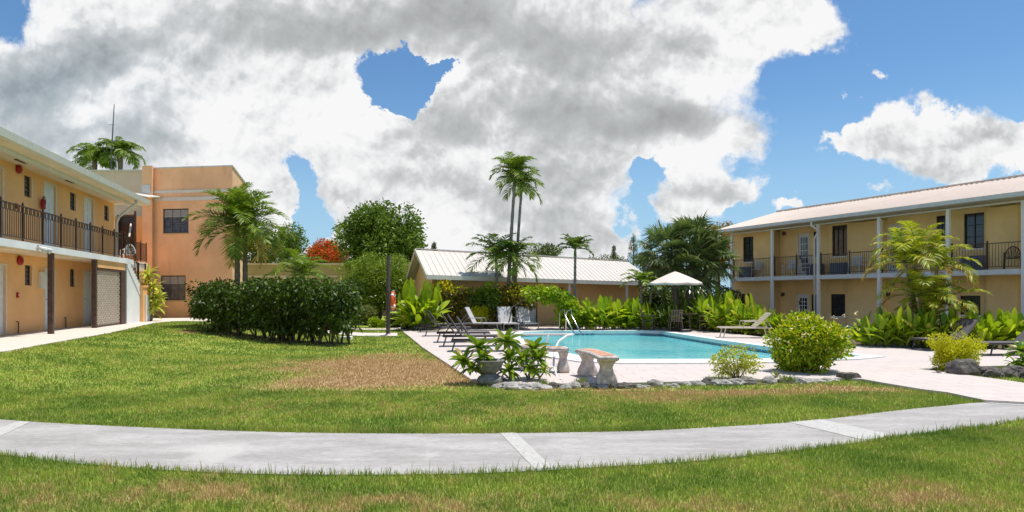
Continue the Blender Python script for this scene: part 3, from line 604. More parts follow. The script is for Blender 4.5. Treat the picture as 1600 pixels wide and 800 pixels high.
# ---- two storey apartment block on the left
FC0 = Frame((-19.67, 35.0, .34), (4.67, -.7), (-1.7, 6.0))
FL = Frame((-13.4, 16.7, .34), (-.2594, .9658), (-.9658, -.2594)); FL.O = Vector((-13.4, 16.7, .34))
A = empty('apartment_building', 'long orange two storey motel block with outside balcony walkway, white doors and brown posts', 'building', FL.O)
EW = 1.14; ZS = 2.75; send = FL.S(198); swall = FL.S(178, EW); ZE = 5.28
up_win = [FL.R(38, 49, 275, 308, EW), FL.R(109.5, 118.5, 301, 329, EW), FL.R(163, 170, 321, 345, EW)]; lo_win = [FL.R(39, 49.5, 414.5, 446, EW), FL.R(109.5, 117.5, 420.5, 448, EW)]
def rdoor(x0, x1, py_top, zb, F=FL, e=EW): a, b = sorted((F.S(x0, e), F.S(x1, e))); return (a, b, zb, F.Z(py_top, (a + b) / 2, e))
up_door = [rdoor(-14, 4, 261, ZS + .01), rdoor(69, 87, 288, ZS + .01), rdoor(131, 145.5, 310, ZS + .01)]; lo_door = [rdoor(-10, 8.5, 414, .06), rdoor(70, 84, 421, .06), rdoor(131, 145, 425, .06)]
mb = MB(FL.T); wall_holes(mb, -9, swall, 0, ZE + .02, EW, up_win + lo_win + up_door + lo_door, .14)
mb.box(-9, swall, EW + .3, 7.5, 0, ZE + .02); mb.quad((swall, EW, 0), (swall, EW + .3, 0), (swall, EW + .3, ZE), (swall, EW, ZE)); mb.build('wall', 'orange_stucco', A)
for r in up_win + lo_win: window(FL, A, r, EW, 'louvre', 'bronze_frame')
for r in up_door: door(FL, A, r, EW, 'panel')
for r in lo_door: door(FL, A, r, EW, 'panel')
for r in up_win + lo_win:                                          # pale reveals round the slit windows
    t = MB(FL.T); a, b, c, d = r; t.box(b + .002, b + .05, EW - .012, EW + .02, c, d); t.build('window_trim', 'cream_paint', A)
mb = MB(FL.T); mb.box(-9, send + .9, 0, EW - .003, ZS - .2, ZS); mb.box(send + .9, send + 6, .9, EW + 3, ZS - .2, ZS); mb.build('balcony_slab', 'white_stucco', A)
mb = MB(FL.T); mb.box(-9, send, .2, EW - .004, ZS - .23, ZS - .203); mb.build('soffit', 'beige_stucco', A)
# roof: soffit, fascia, gutter, low pitch
mb = MB(FL.T); se = FL.S(231, -.15)
mb.hexa([(-9, -.15, ZE + .24), (se, -.15, ZE + .24), (se, 7.9, ZE + .24), (-9, 7.9, ZE + .24), (-9, -.15, ZE + .28), (se, -.15, ZE + .28), (se, 7.9, ZE + .9), (-9, 7.9, ZE + .9)]); mb.build('roof', 'roof_cream', A)
mb = MB(FL.T); mb.box(-9, se - .05, -.1, EW + 3.2, ZE + .02, ZE + .22); mb.build('eaves_soffit', 'beige_stucco', A)
mb = MB(FL.T); mb.box(-9, se - .05, .25, .42, ZE - .10, ZE + .018); mb.build('eaves_beam', 'cream_paint', A)
mb = MB(FL.T); gp = [(-.1, ZE + .03), (-.24, ZE + .05), (-.27, ZE + .25), (-.1, ZE + .25)]
gv = [(s, e, z) for s in (-9, se) for e, z in gp]; mb.add(gv, [(0, 1, 2, 3), (7, 6, 5, 4)] + [(i, i + 4, (i + 1) % 4 + 4, (i + 1) % 4) for i in range(4)]); mb.build('gutter', 'cream_paint', A)
for px, py in ((33, 248), (109.5, 279)): v = MB(FL.T); s = FL.S(px, .7); v.box(s - .3, s + .3, .62, .76, ZE - .008, ZE + .012); v.build('soffit_vent', 'bronze_frame', A)
sp = [FL.S(p) for p in (7.5, 42, 73, 101, 124, 146, 165, 183)]; rails = [sp[0] - (sp[1] - sp[0]) * k for k in (1, 2, 3)]
railing(FL, A, -7, sp[-1] + .9, .1, ZS, rails + sp + [sp[-1] + .9], fancy=True)
downpipe(FL, [(FL.S(213, -.15), -.15, ZE + .02), (FL.S(212, -.12), -.12, ZE - .12), (FL.S(186, .45), .45, ZE - .72), (FL.S(182, .6), .6, ZE - .95), (FL.S(181.5, .62), .62, ZS)], .06, 'cream_paint', A)
for px0, px1, yb in ((83, 90, 523), (151, 155.5, 514)):
    s = FL.S((px0 + px1) / 2); p = MB(FL.T); p.box(s - .07, s + .07, .05, .19, -.02, ZS - .202); p.box(s - .11, s + .11, .01, .23, .0, .03); p.build('post', 'brown_wood', A)
for k in (1, 2): s = FL.S(87) - 4.4 * k; p = MB(FL.T); p.box(s - .07, s + .07, .05, .19, -.02, ZS - .202); p.build('post', 'brown_wood', A)
# lattice bay with header, under the stair head
l0, l1 = FL.S(156), FL.S(191.5); lz1 = FL.Z(424, (l0 + l1) / 2)
mb = MB(FL.T); mb.box(l0 - .05, l1 + .5, .05, .22, lz1 + .1, ZS - .202); mb.build('header_beam', 'orange_stucco', A)
mb = MB(FL.T); mb.box(l0, l1, .06, .17, lz1, lz1 + .095); mb.box(l1, l1 + .55, .04, .2, -.02, lz1 + .095); mb.box(l0, l1, .08, .14, .04, .1); mb.build('lattice_frame', 'brown_wood', A)
mb = MB(FL.T); pitch = .17; W = l1 - l0; H = lz1 - .1
for sg in (1, -1):
    k = -H
    while k < W:
        a0, z0, a1, z1 = k, 0, k + H, H
        if a0 < 0: z0 -= a0; a0 = 0
        if a1 > W: z1 -= a1 - W; a1 = W
        if a1 - a0 > .02:
            if sg < 0: a0, a1 = W - a0, W - a1
            e0 = .10 + (.012 if sg > 0 else 0); w = .02; mb.hexa([(l0 + a0 - w, e0, .1 + z0), (l0 + a0 + w, e0, .1 + z0), (l0 + a0 + w, e0 + .01, .1 + z0), (l0 + a0 - w, e0 + .01, .1 + z0), (l0 + a1 - w, e0, .1 + z1), (l0 + a1 + w, e0, .1 + z1), (l0 + a1 + w, e0 + .01, .1 + z1), (l0 + a1 - w, e0 + .01, .1 + z1)])
        k += pitch
mb.build('lattice_panel', 'lattice_paint', A)
# stair: white side wall stepping down, small pier and cabinet
s0 = l1 + .56; s1 = FL.S(218.5); n = 9; zlow = FL.Z(447, s1); ang = []
mb = MB(FL.T); prof = [(s0, -.02), (s0, ZS + .03)]
for i in range(n): a = s0 + (s1 - s0) * (i + 1) / n; prof += [(s0 + (s1 - s0) * (i + .35) / n if i == 0 else prof[-1][0], ZS + .03 - (ZS - zlow) * i / n), (a, ZS + .03 - (ZS - zlow) * i / n), (a, ZS + .03 - (ZS - zlow) * (i + 1) / n)]
prof = [prof[0]] + prof[1:]; prof += [(s1, -.02)]
pp = []; [pp.append(p) for p in prof if not pp or (abs(pp[-1][0] - p[0]) + abs(pp[-1][1] - p[1])) > 1e-4]
k = len(pp); mb.add([(a, .0, z) for a, z in pp] + [(a, 1.25, z) for a, z in pp], [tuple(range(k))[::-1], tuple(range(k, 2 * k))] + [(i, (i + 1) % k, k + (i + 1) % k, k + i) for i in range(k)]); mb.build('stair', 'white_stucco', A)
mb = MB(FL.T); mb.hexa([(s0, -.025, ZS - .32), (s1, -.025, zlow - .42), (s1, -.003, zlow - .42), (s0, -.003, ZS - .32), (s0, -.025, ZS - .22), (s1, -.025, zlow - .3), (s1, -.003, zlow - .3), (s0, -.003, ZS - .22)]); mb.build('stair_moulding', 'white_paint', A)
pw = FL.S(231) - s1
mb = MB(FL.T); mb.box(s1 + .01, s1 + pw, -.12, 1.2, -.02, zlow - .05); mb.box(s1 - .02, s1 + pw + .04, -.16, 1.25, zlow - .05, zlow + .04); mb.build('stair_pier', 'orange_stucco', A)
mb = MB(FL.T); mb.box(s1 + pw * .25, s1 + pw * .85, -.16, -.121, .05, zlow - .4); mb.build('cabinet_door', 'door_white', A)
mb = MB(FL.T); m2 = n + 1
for i in range(n):
    a = s0 + (s1 - s0) * (i + .6) / n; zz = ZS + .03 - (ZS - zlow) * (i + 1) / n; mb.box(a - .012, a + .012, .07, .095, zz, zz + 1.12 + (ZS - zlow) / n * .4)
for dz in (1.12, .92, .2): mb.tube([(s0, .083, ZS + dz), (s1, .083, zlow + dz)], .018, 6)
mb.box(s1 + .05, s1 + .11, .05, .11, zlow + .03, zlow + 1.05); mb.box(s1 + pw - .12, s1 + pw - .06, .05, .11, zlow + .03, zlow + 1.05); mb.tube([(s1 + .08, .08, zlow + 1.0), (s1 + pw - .09, .08, zlow + 1.0)], .018, 6); mb.build('stair_rail', 'black_iron', A)
mb = MB(FL.T); mb.tube([(s0 + .3, .0, ZS + .95), (s0 + 3.0, .7, ZS + 1.75)], .035, 6); mb.build('handrail', 'cream_paint', A)
# recessed landing behind the stair: dark doorway, back wall, parapet and side rail
bs0, bs1 = swall, FL.S(222, 2.2) + .6; eb = 3.4
mb = MB(FL.T); dr = sorted((FL.S(183, eb), FL.S(208, eb))); hole = (dr[0], dr[1], ZS + .02, FL.Z(340, dr[0], eb)); wall_holes(mb, bs0 - 1, bs1 + 4, 0, ZE + .02, eb, [hole], .14, .17); mb.build('landing_wall', 'orange_stucco', A)
door(FL, A, hole, eb, 'plain', .12, 'bronze_frame'); q0, q1 = FL.S(213, .9), FL.S(231, .9)
mb = MB(FL.T); mb.box(q0, q1, .9, 1.05, ZS - .35, ZS + .12); mb.build('landing_parapet', 'beige_stucco', A)
railing(FL, A, q0, q1, .97, ZS + .12, [q0, (q0 + q1) / 2, q1], h=.95, pitch=.09)
p = MB(FL.T); s = FL.S(211, 1.0); p.box(s - .04, s + .04, .95, 1.03, ZS, ZE + .02); p.build('post', 'brown_wood', A)
mb = MB(FL.T); w0 = FL.S(212, 1.1); mb.box(w0, w0 + 4.2, 1.1, 3.3, 0, ZS - .36); mb.build('landing_base', 'terracotta_stucco', A)
mb = MB(FC0.T); wh = FC0.R(184, 208.5, 337, 398, .3); wall_holes(mb, FC0.S(222, .3) - 4.5, FC0.S(223, .3), -.3, ZE + .3, .3, [wh], .25, .3); mb.build('wing_wall', 'orange_stucco', A).location = FC0.O - FL.O
wd = door(FC0, A, wh, .3, 'plain', .2, 'bronze_frame'); wd.location = FC0.O - FL.O
bell(FL, FL.S(27, EW), EW, FL.Z(264, FL.S(27, EW), EW), 'red round alarm bell under the eaves, above the orange balcony at far left')
bell(FL, FL.S(29, EW), EW, FL.Z(407, FL.S(29, EW), EW), 'red round alarm bell on the ground floor wall under the balcony slab')
small_red(FL, FL.S(24.5, EW), EW, FL.Z(322, FL.S(24.5, EW), EW), 'small red call point seen through the balcony railing'); small_red(FL, FL.S(26.5, EW), EW, FL.Z(461, FL.S(26.5, EW), EW), 'small red call point on the ground floor orange wall')
# fire extinguisher
p = at(FL, FL.S(62, EW), EW - .1, FL.Z(327, FL.S(62, EW), EW)); o = empty('fire_extinguisher', 'red fire extinguisher hanging beside a white door on the balcony', 'fire extinguisher', p); o.scale = (.8, .8, .8)
mb = MB(); mb.lathe([(.03, 0), (.085, .01), (.09, .05), (.09, .38), (.06, .44), (.03, .46)], n=16); mb.build('cylinder', 'red_paint', o, True)
mb = MB(); mb.lathe([(.03, .46), (.03, .5)], n=10); mb.box(-.02, .1, -.015, .015, .5, .52); mb.box(-.02, .09, -.015, .015, .54, .555); mb.build('valve', 'bronze_frame', o); mb = MB(); mb.tube([(.03, 0, .48), (.12, .0, .44), (.11, 0, .2)], .012, 6); mb.build('hose', 'bronze_frame', o)
# twin floodlight on the slab edge
p = at(FL, FL.S(59), -.02, FL.Z(387, FL.S(59))); o = empty('floodlight', 'white twin floodlight fixed to the balcony slab edge', 'floodlight', p, math.atan2(FL.u.y, FL.u.x))
mb = MB(); mb.box(-.1, .1, -.05, 0, -.03, .08); mb.build('bracket', 'plastic_white', o)
for sx in (-1, 1): mb = MB(); mb.tube([(sx * .06, -.05, .02), (sx * .12, -.12, -.02), (sx * .19, -.26, -.1)], [.03, .05, .095], 12); mb.build('lamp_head', 'plastic_white', o, True)
# meter box
r = FL.R(59.5, 69, 425, 451, EW); c = at(FL, (r[0] + r[1]) / 2, EW, r[2]); o = empty('meter_box', 'pale flat meter box on the wall between slit window and door', 'meter box', c, math.atan2(FL.u.y, FL.u.x))
mb = MB(); w = (r[1] - r[0]) / 2; mb.box(-w, w, -.1, 0, 0, r[3] - r[2]); mb.build('box', 'cream_paint', o, bevel=.01); mb = MB(); mb.box(-w * .85, w * .85, -.112, -.101, .05, r[3] - r[2] - .05); mb.build('cover', 'cream_paint', o)
for i, (px, py) in enumerate(((29, 515), (103, 503))):
    p = at(FL, FL.S(px, EW - .05), EW - .05, .0); o = empty('stand_pipe', ('short rusty stand pipe by the ground floor wall, left of the middle door', 'short rusty stand pipe by the ground floor wall, right of the brown post')[i], 'pipe', p, group='stand pipes at the foot of the wall')
    mb = MB(); mb.tube([(0, 0, 0), (0, 0, .42)], .018, 6); mb.build('riser', 'brown_wood', o); mb = MB(); mb.tube([(0, 0, .40), (.0, -.08, .42)], .014, 6); mb.build('tap', 'bronze_frame', o)

# ---- corner block with parapet
FC = Frame((-19.67, 35.0, .34), (4.67, -.7), (-1.7, 6.0)); C = empty('corner_building', 'tall flat roofed terracotta block with white string courses and two dark louvred windows', 'building', FC.O)
LC = 4.72; zt = 8.12; w1 = FC.R(255, 294.5, 326, 364, 0); w2 = FC.R(251.5, 290, 430.5, 469, 0)
mb = MB(FC.T); wall_holes(mb, 0, LC, -.3, zt, 0, [w1, w2], .13)
mb.box(0, LC, .3, 6.2, -.3, zt); mb.quad((LC, 0, -.3), (LC, .3, -.3), (LC, .3, zt), (LC, 0, zt)); mb.quad((0, 0, -.3), (0, .3, -.3), (0, .3, zt), (0, 0, zt)); mb.build('wall', 'terracotta_stucco', C)
mb = MB(FC.T); mb.box(-.02, LC + .05, -.04, 6.24, zt, zt + .07); mb.build('parapet_coping', 'stained_white', C)
for zb, h in ((FC.Z(303, 0), .16), (FC.Z(315, 0), .2)): mb = MB(FC.T); mb.box(-.02, LC + .05, -.07, -.002, zb, zb + h); mb.box(LC + .002, LC + .05, -.0019, 6.2, zb, zb + h); mb.build('string_course', 'cream_paint', C)
for r in (w1, w2): window(FC, C, r, 0, 'wide')
ps0, ps1 = FC.S(222, -.35), FC.S(237.5, -.35)
mb = MB(FC.T); mb.box(ps0, ps1, -.35, 5, -.3, zt + .12); mb.build('pier', 'terracotta_stucco', C)
mb = MB(FC.T); mb.box(ps0 - .01, ps1 - .1, -.4, -.352, FC.Z(303, ps0, -.35), FC.Z(289, ps0, -.35)); mb.build('stain_patch', 'stained_white', C)
r = FC.R(303, 322, 456, 482, -.02); c = at(FC, (r[0] + r[1]) / 2, 0, r[2]); o = empty('electrical_cabinet', 'white electrical cabinet on the terracotta wall, half hidden by the hedge', 'cabinet', c, math.atan2(FC.u.y, FC.u.x)); w = (r[1] - r[0]) / 2
mb = MB(); mb.box(-w, w, -.22, 0, 0, r[3] - r[2]); mb.build('housing', 'plastic_white', o, bevel=.01); mb = MB(); mb.box(-w + .03, w - .03, -.235, -.221, .03, r[3] - r[2] - .03); mb.build('door', 'door_white', o)
# beige upper block behind the landing, with a bit of pale roof
FB = Frame((-27.5, 38.6, .34), (1, -.02), (0, 1)); B = empty('rear_building', 'pale beige flat roofed block rising behind the orange motel roof', 'building', FB.O)
mb = MB(FB.T); zb = FB.Z(268, 3); mb.box(-6, FB.S(228), 0, 5, 0, zb); mb.build('wall', 'beige_stucco', B); mb = MB(FB.T); mb.box(-6, FB.S(228), -.05, -.002, zb - 1.62, zb - 1.5); mb.build('string_course', 'beige_stucco', B); mb = MB(FB.T); mb.box(-6.1, FB.S(228), -.06, 5.1, zb, zb + .1); mb.build('parapet_coping', 'cream_paint', B)
ca = P(200, 304, 33.2); mb = MB(); mb.hexa([(-.2, 0, .1), (.85, .3, -.12), (.85, 1.6, .1), (-.6, 1.6, .3), (-.2, 0, .15), (.85, .3, -.07), (.85, 1.6, .15), (-.6, 1.6, .35)]); o = mb.build('canopy_roof', 'roof_white', C); o.location = ca - C.location
# low garden building behind the hedge
FG = Frame((-19.2, 46, 0), (1, -.02), (0, 1)); W_ = empty('low_building', 'low beige flat roofed building with a cream band behind the dark hedge', 'building', FG.O)
mb = MB(FG.T); mb.box(0, 12.6, 0, 6, 0, 3.72); mb.build('wall', 'garden_stucco', W_); mb = MB(FG.T); mb.box(-.03, 12.65, -.06, -.002, 2.82, 2.95); mb.build('string_course', 'beige_stucco', W_); mb = MB(FG.T); mb.box(-.05, 12.68, -.08, 6.1, 3.72, 3.84); mb.build('parapet_coping', 'beige_stucco', W_)

# ---- pool house
FP = Frame((-3.915, 29, 0), (10.56, 7), (-.29, .957), -.0135); H_ = empty('pool_house', 'low ochre pool house with a white ribbed metal gable roof', 'building', FP.O); LPH = 14.2; ze = 2.36
mb = MB(FP.T); dh = (FP.S(811, .5), FP.S(838, .5), .1, 2.06); wall_holes(mb, .45, LPH, -.05, ze + .25, .5, [dh], .12); mb.box(.45, LPH, .8, 6.0, -.05, ze); mb.add([(.44, .5, 0), (.44, 6, 0), (.44, 6, ze + .05), (.44, 3.25, 3.75), (.44, .5, ze + .05)], [(0, 1, 2, 3, 4)]); mb.build('wall', 'poolhouse_stucco', H_)
door(FP, H_, dh, .5, 'plain', .1, 'grey_paint', -1)
zr = 3.86; ridge = 3.2
mb = MB(FP.T); f_ = lambda s, e, z: (s, e, z)
for (ea, eb_, za, zb_) in ((-.35, ridge, ze + .12, zr), (ridge, 6.75, zr, ze + .12)):
    mb.hexa([(0, ea, za - .06), (LPH + .3, ea, za - .06), (LPH + .3, eb_, zb_ - .06), (0, eb_, zb_ - .06), (0, ea, za), (LPH + .3, ea, za), (LPH + .3, eb_, zb_), (0, eb_, zb_)])
mb.build('roof', 'roof_white', H_)
mb = MB(FP.T); k = 0.
while k < LPH + .3:
    mb.hexa([(k, -.37, ze + .12), (k + .05, -.37, ze + .12), (k + .05, ridge, zr), (k, ridge, zr), (k + .018, -.37, ze + .142), (k + .032, -.37, ze + .142), (k + .032, ridge, zr + .023), (k + .018, ridge, zr + .023)]); k += .31
mb.box(0, LPH + .3, ridge - .1, ridge + .1, zr + .02, zr + .06); mb.build('roof_rib', 'roof_white', H_)
mb = MB(FP.T); mb.box(-.02, LPH + .3, -.42, -.37, ze - .08, ze + .11); mb.hexa([(-.03, -.38, ze - .1), (-.002, -.38, ze - .1), (-.002, ridge, zr - .18), (-.03, ridge, zr - .18), (-.03, -.38, ze + .12), (-.002, -.38, ze + .12), (-.002, ridge, zr + .03), (-.03, ridge, zr + .03)])
mb.hexa([(-.03, 6.75, ze - .1), (-.002, 6.75, ze - .1), (-.002, ridge + .01, zr - .18), (-.03, ridge + .01, zr - .18), (-.03, 6.75, ze + .12), (-.002, 6.75, ze + .12), (-.002, ridge + .01, zr + .03), (-.03, ridge + .01, zr + .03)]); mb.build('fascia', 'cream_paint', H_)
mb = MB(FP.T); mb.box(0, LPH + .25, -.36, .49, ze - .02, ze + .03); mb.build('eaves_soffit', 'cream_paint', H_)
for px in (889, 979): s = FP.S(px, -.2); mb = MB(FP.T); mb.box(s - .06, s + .06, -.28, -.16, 0, ze - .021); mb.build('post', 'white_paint', H_)
bell(FP, FP.S(876, .5), .5, FP.Z(453, FP.S(876, .5), .5), 'red round alarm bell on the pool house wall beside a white post', .13)

# ---- two storey balcony block on the right
FR = Frame((12.8, 37, 0), (.425, -.905), (.905, .425)); D = empty('balcony_building', 'yellow two storey apartment block with white posts, black balcony rails and pale tiled roof', 'building', FR.O)
PS = [FR.S(p) for p in (1143, 1206, 1278, 1373, 1481, 1599)]; PS.append(PS[-1] + 3); PS.append(PS[-1] + 3); SE = PS[-1] + .3; E2 = 1.5; Z2 = 2.56; ZR = 5.08
RW = lambda x0, x1, y0, y1: FR.R(x0, x1, y0, y1, E2)
upw = [RW(1162, 1177.5, 370, 409), RW(1270.5, 1277, 362, 402), RW(1300, 1323.5, 352, 400), RW(1463, 1477, 337, 395), RW(1506, 1537.5, 333, 388)]
low = [RW(1158.5, 1174, 459, 490), RW(1267.5, 1275.5, 460, 492), RW(1298, 1320.5, 459.5, 494), RW(1500, 1532, 462, 492)]
def rd(x0, x1, py, zb): a, b = FR.S(x0, E2), FR.S(x1, E2); return (a, b, zb, FR.Z(py, (a + b) / 2, E2))
upd = [rd(1247, 1264, 366, Z2 + .02), rd(1388, 1412, 352, Z2 + .02)]; lod = [rd(1246, 1263, 461, .12), rd(1597, 1622, 462, .12)]
EA = .85; SA = FR.S(1146, EA); SB = FR.S(1206, EA); wa = [FR.R(1161, 1177, 370, 409, EA), FR.R(1158, 1174, 459, 490, EA)]
mb = MB(FR.T); wall_holes(mb, SB, SE, 0, ZR + .3, E2, upw[1:] + low[1:] + upd + lod, .14); mb.box(SB, SE, E2 + .3, 9, 0, ZR + .02); wall_holes(mb, SA, SB, 0, ZR + .1, EA, wa, .14)
mb.box(SA, SB, EA + .3, 9, 0, ZR + .015); mb.quad((SB, EA, 0), (SB, E2, 0), (SB, E2, ZR), (SB, EA, ZR)); mb.quad((SA, EA, 0), (SA, EA + .3, 0), (SA, EA + .3, ZR), (SA, EA, ZR)); mb.add([(SA + .001, .3, ZR + .02), (SA + .001, 9, ZR + .02), (SA + .001, 4.6, 6.5)], [(0, 1, 2)])
mb.build('wall', 'yellow_stucco', D)
# projecting wall panels between the recesses (the facade steps in and out bay by bay)
for px0, px1 in ((1325, 1380), (1541, 1590)):
    a, b = FR.S(px0, E2 - .3), FR.S(px1, E2 - .3)
    for z0, z1 in ((.0, Z2 - .22), (Z2 + .001, ZR + .02)): mb = MB(FR.T); mb.box(a, b, E2 - .3, E2 - .002, z0, z1); mb.build('wall_panel', 'yellow_stucco', D)
for r in upw[1:] + low[1:]: window(FR, D, r, E2, 'grid')
for r in wa: window(FR, D, r, EA, 'grid')
for r in upd + lod: door(FR, D, r, E2, 'glazed')
mb = MB(FR.T); mb.hexa([(PS[0] - .06, 0, Z2 - .2), (SE, 0, Z2 - .2), (SE, EA - .003, Z2 - .2), (SA, EA - .003, Z2 - .2), (PS[0] - .06, 0, Z2), (SE, 0, Z2), (SE, EA - .003, Z2), (SA, EA - .003, Z2)]); mb.box(SB, SE, EA - .002, E2 - .302, Z2 - .2, Z2); mb.box(SB, SE, E2 - .302, E2 - .003, Z2 - .2, Z2 - .002); mb.build('balcony_slab', 'grey_paint', D)
mb = MB(FR.T); mb.box(SB + .01, SE, .12, E2 - .31, Z2 - .225, Z2 - .202); mb.build('soffit', 'yellow_stucco', D)
mb = MB(FR.T); mb.box(PS[0] - .3, SE, -.25, EA - .003, -.02, .09); mb.box(SB, SE, EA - .002, E2 - .003, -.02, .09); mb.build('plinth', 'stained_white', D)
for i, s in enumerate(PS):
    mb = MB(FR.T); mb.box(s - .065, s + .065, -.03, .1, .09, ZR + .02); mb.build('post', 'white_paint', D)
for i in range(len(PS) - 1):
    a, b = PS[i] + .09, PS[i + 1] - .09; m_ = (a + b) / 2 + .1; railing(FR, D, a, b, .06, Z2, [a + .04, m_], h=1.03, pitch=.105, pr=.022)
mb = MB(FR.T); e0, ez, rr, rz_ = -.5, ZR + .27, 4.6, 6.72; sa, sb = PS[0] - .85, SE + .5; side = []
def roofpt(s, e): return ez + (rz_ - ez) * (e - e0) / (rr - e0)
mb.hexa([(sa, e0, ez - .04), (sb, e0, ez - .04), (sb, rr, rz_ - .04), (sa, rr, rz_ - .04), (sa, e0, ez), (sb, e0, ez), (sb, rr, rz_), (sa, rr, rz_)]); mb.hexa([(sa, rr, rz_ - .04), (sb, rr, rz_ - .04), (sb, 9.6, ez - .04), (sa, 9.6, ez - .04), (sa, rr, rz_), (sb, rr, rz_), (sb, 9.6, ez), (sa, 9.6, ez)]); mb.build('roof', 'roof_cream', D)
mb = MB(FR.T); k = sa
while k < sb - .02:
    mb.hexa([(k, e0 - .03, ez), (k + .06, e0 - .03, ez), (k + .06, rr, rz_), (k, rr, rz_), (k + .022, e0 - .03, ez + .022), (k + .038, e0 - .03, ez + .022), (k + .038, rr, rz_ + .022), (k + .022, rr, rz_ + .022)]); k += .22
mb.build('roof_rib', 'roof_cream', D)
mb = MB(FR.T); k = sa
while k < sb - .25: mb.box(k, k + .2, rr - .12, rr + .12, rz_ + .03, rz_ + .085); k += .26
mb.build('ridge_cap', 'roof_cream', D)
mb = MB(FR.T); gp = [(e0 + .02, ez - .17), (e0 - .1, ez - .15), (e0 - .13, ez + .01), (e0 + .02, ez + .01)]; gv = [(s, e, z) for s in (sa, sb) for e, z in gp]
mb.add(gv, [(0, 1, 2, 3), (7, 6, 5, 4)] + [(i, i + 4, (i + 1) % 4 + 4, (i + 1) % 4) for i in range(4)]); mb.build('gutter', 'grey_paint', D)
mb = MB(FR.T); mb.box(sa + .05, sb, e0 + .03, E2 - .003, ZR + .12, ZR + .16); mb.box(PS[0] - .05, sb, -.02, .09, ZR - .03, ZR + .028); mb.build('eaves_soffit', 'cream_paint', D)
s = FR.S(1267, -.55); downpipe(FR, [(s, e0 - .02, ez - .12), (s, e0 - .02, ez - .35), (s + .25, -.3, ez - .6), (PS[2] - .14, -.08, ez - .95), (PS[2] - .14, -.08, .15)], .05, 'white_pipe', D)
downpipe(FR, [(sa + .3, e0 - .02, ez - .14), (sa + .35, e0 + .1, ez - .3), (PS[0] - .1, -.02, ez - .55)], .04, 'white_pipe', D)
def walllamp(px, py, label):
    e = E2 - .3; s = FR.S(px, e); c = at(FR, s, e, FR.Z(py, s, e)); o = empty('wall_lamp', label, 'wall lamp', c, math.atan2(FR.u.y, FR.u.x), 'black wall lamps by the doors')
    mb = MB(); mb.box(-.04, .04, -.03, 0, -.09, .09); mb.tube([(0, -.02, .05), (0, -.12, .1), (0, -.16, .06)], .012, 6); mb.build('bracket', 'black_iron', o)
    mb = MB(); mb.lathe([(.06, .06), (.02, .1)], (0, -.16), 8); mb.lathe([(.035, -.12), (.06, .05)], (0, -.16), 8); mb.build('lantern', 'black_iron', o)
walllamp(1227, 365, 'small black wall lamp beside the glazed upper balcony door'); walllamp(1225, 460, 'small black lantern on the ground floor wall left of the glazed door'); walllamp(1390, 460, 'small black lantern behind the hanging yellow palm fronds')
def acunit(px, label):
    ee = .58 if px < 1200 else 1.05; s = FR.S(px, ee); c = at(FR, s, ee, Z2 + .002); o = empty('air_conditioner', label, 'air conditioner', c, math.atan2(FR.u.y, FR.u.x), 'air conditioners on the balcony')
    mb = MB(); mb.box(-.42, .42, -.18, .18, .05, .62); mb.build('casing', 'ac_grey', o, bevel=.015); mb = MB()
    for i in range(8): mb.box(-.36, .36, -.197, -.181, .12 + i * .055, .135 + i * .055)
    mb.build('grille', 'ac_grey', o); mb = MB(); mb.box(-.38, -.32, -.15, .15, 0, .05); mb.box(.32, .38, -.15, .15, 0, .05); mb.build('foot', 'black_iron', o)
acunit(1166, 'dark grey air conditioner under the far left balcony window'); acunit(1274, 'dark grey air conditioner behind the post with the downpipe'); acunit(1311, 'dark grey air conditioner under the large black balcony window'); acunit(1521, 'dark grey air conditioner beneath the gridded balcony window at right')

# ---------------------------------------------------------------- furniture
def make_chair(name, label, cat, mat, style, group=None):
    o = empty(name, label, cat, (0, 0, 0), group=group); w = .24; sh = .42; bh = .92 if style != 'low' else .82
    mb = MB()
    if style == 'slat':
        for i in range(5): mb.box(-w, w, -.22 + i * .092, -.22 + i * .092 + .075, sh, sh + .022)
    else: mb.box(-w, w, -.22, .24, sh, sh + .03)
    mb.build('seat', mat, o, bevel=.004); mb = MB()
    if style == 'round':
        for i in range(9): a = math.pi * i / 8; mb.tube([(-w * math.cos(a) * .4, .22, sh), (-w * math.cos(a) * 1.0, .3, sh + .1 + .36 * math.sin(a) + .05)], .012, 5)
        mb.tube([(-w * math.cos(math.pi * i / 12) * 1.03, .3, sh + .06 + .42 * math.sin(math.pi * i / 12)) for i in range(13)], .02, 6)
    else:
        n = 5 if style == 'slat' else 6
        for i in range(n): x = -w + .02 + (2 * w - .04 - .05) * i / (n - 1); mb.hexa([(x, .22, sh), (x + .05, .22, sh), (x + .05, .24, sh), (x, .24, sh), (x, .32, bh - .05), (x + .05, .32, bh - .05), (x + .05, .34, bh - .05), (x, .34, bh - .05)])
        mb.box(-w - .02, w + .02, .305, .35, bh - .06, bh)
    mb.build('backrest', mat, o)
    for sx in (-1, 1):
        for sy, y in ((-1, -.2), (1, .22)): mb = MB(); mb.tube([(sx * (w + .02), y, 0), (sx * w, y * .95, sh + (.22 if sy < 0 else .0))], .02, 6); mb.build('leg', mat, o)
        mb = MB(); mb.tube([(sx * (w + .01), -.22, sh + .22), (sx * (w + .01), .28, sh + .24)], .02, 6); mb.build('armrest', mat, o)
    return o
def put_chair(src, F, px, e, z, face, label, group):
    s = F.S(px, e); c = at(F, s, e, z); return (copy_tree(src, c, face, label, group) if src['used'] else (src.__setattr__('location', c), src.__setattr__('rotation_euler', (0, 0, face)), src.__setitem__('label', label), src.__setitem__('group', group), src.__setitem__('used', 1), src)[-1])
ch = make_chair('balcony_chair', 'x', 'chair', 'plastic_white', 'plain'); ch['used'] = 0; fr = math.atan2(FR.u.y, FR.u.x); GC = 'white chairs on the right hand balcony'
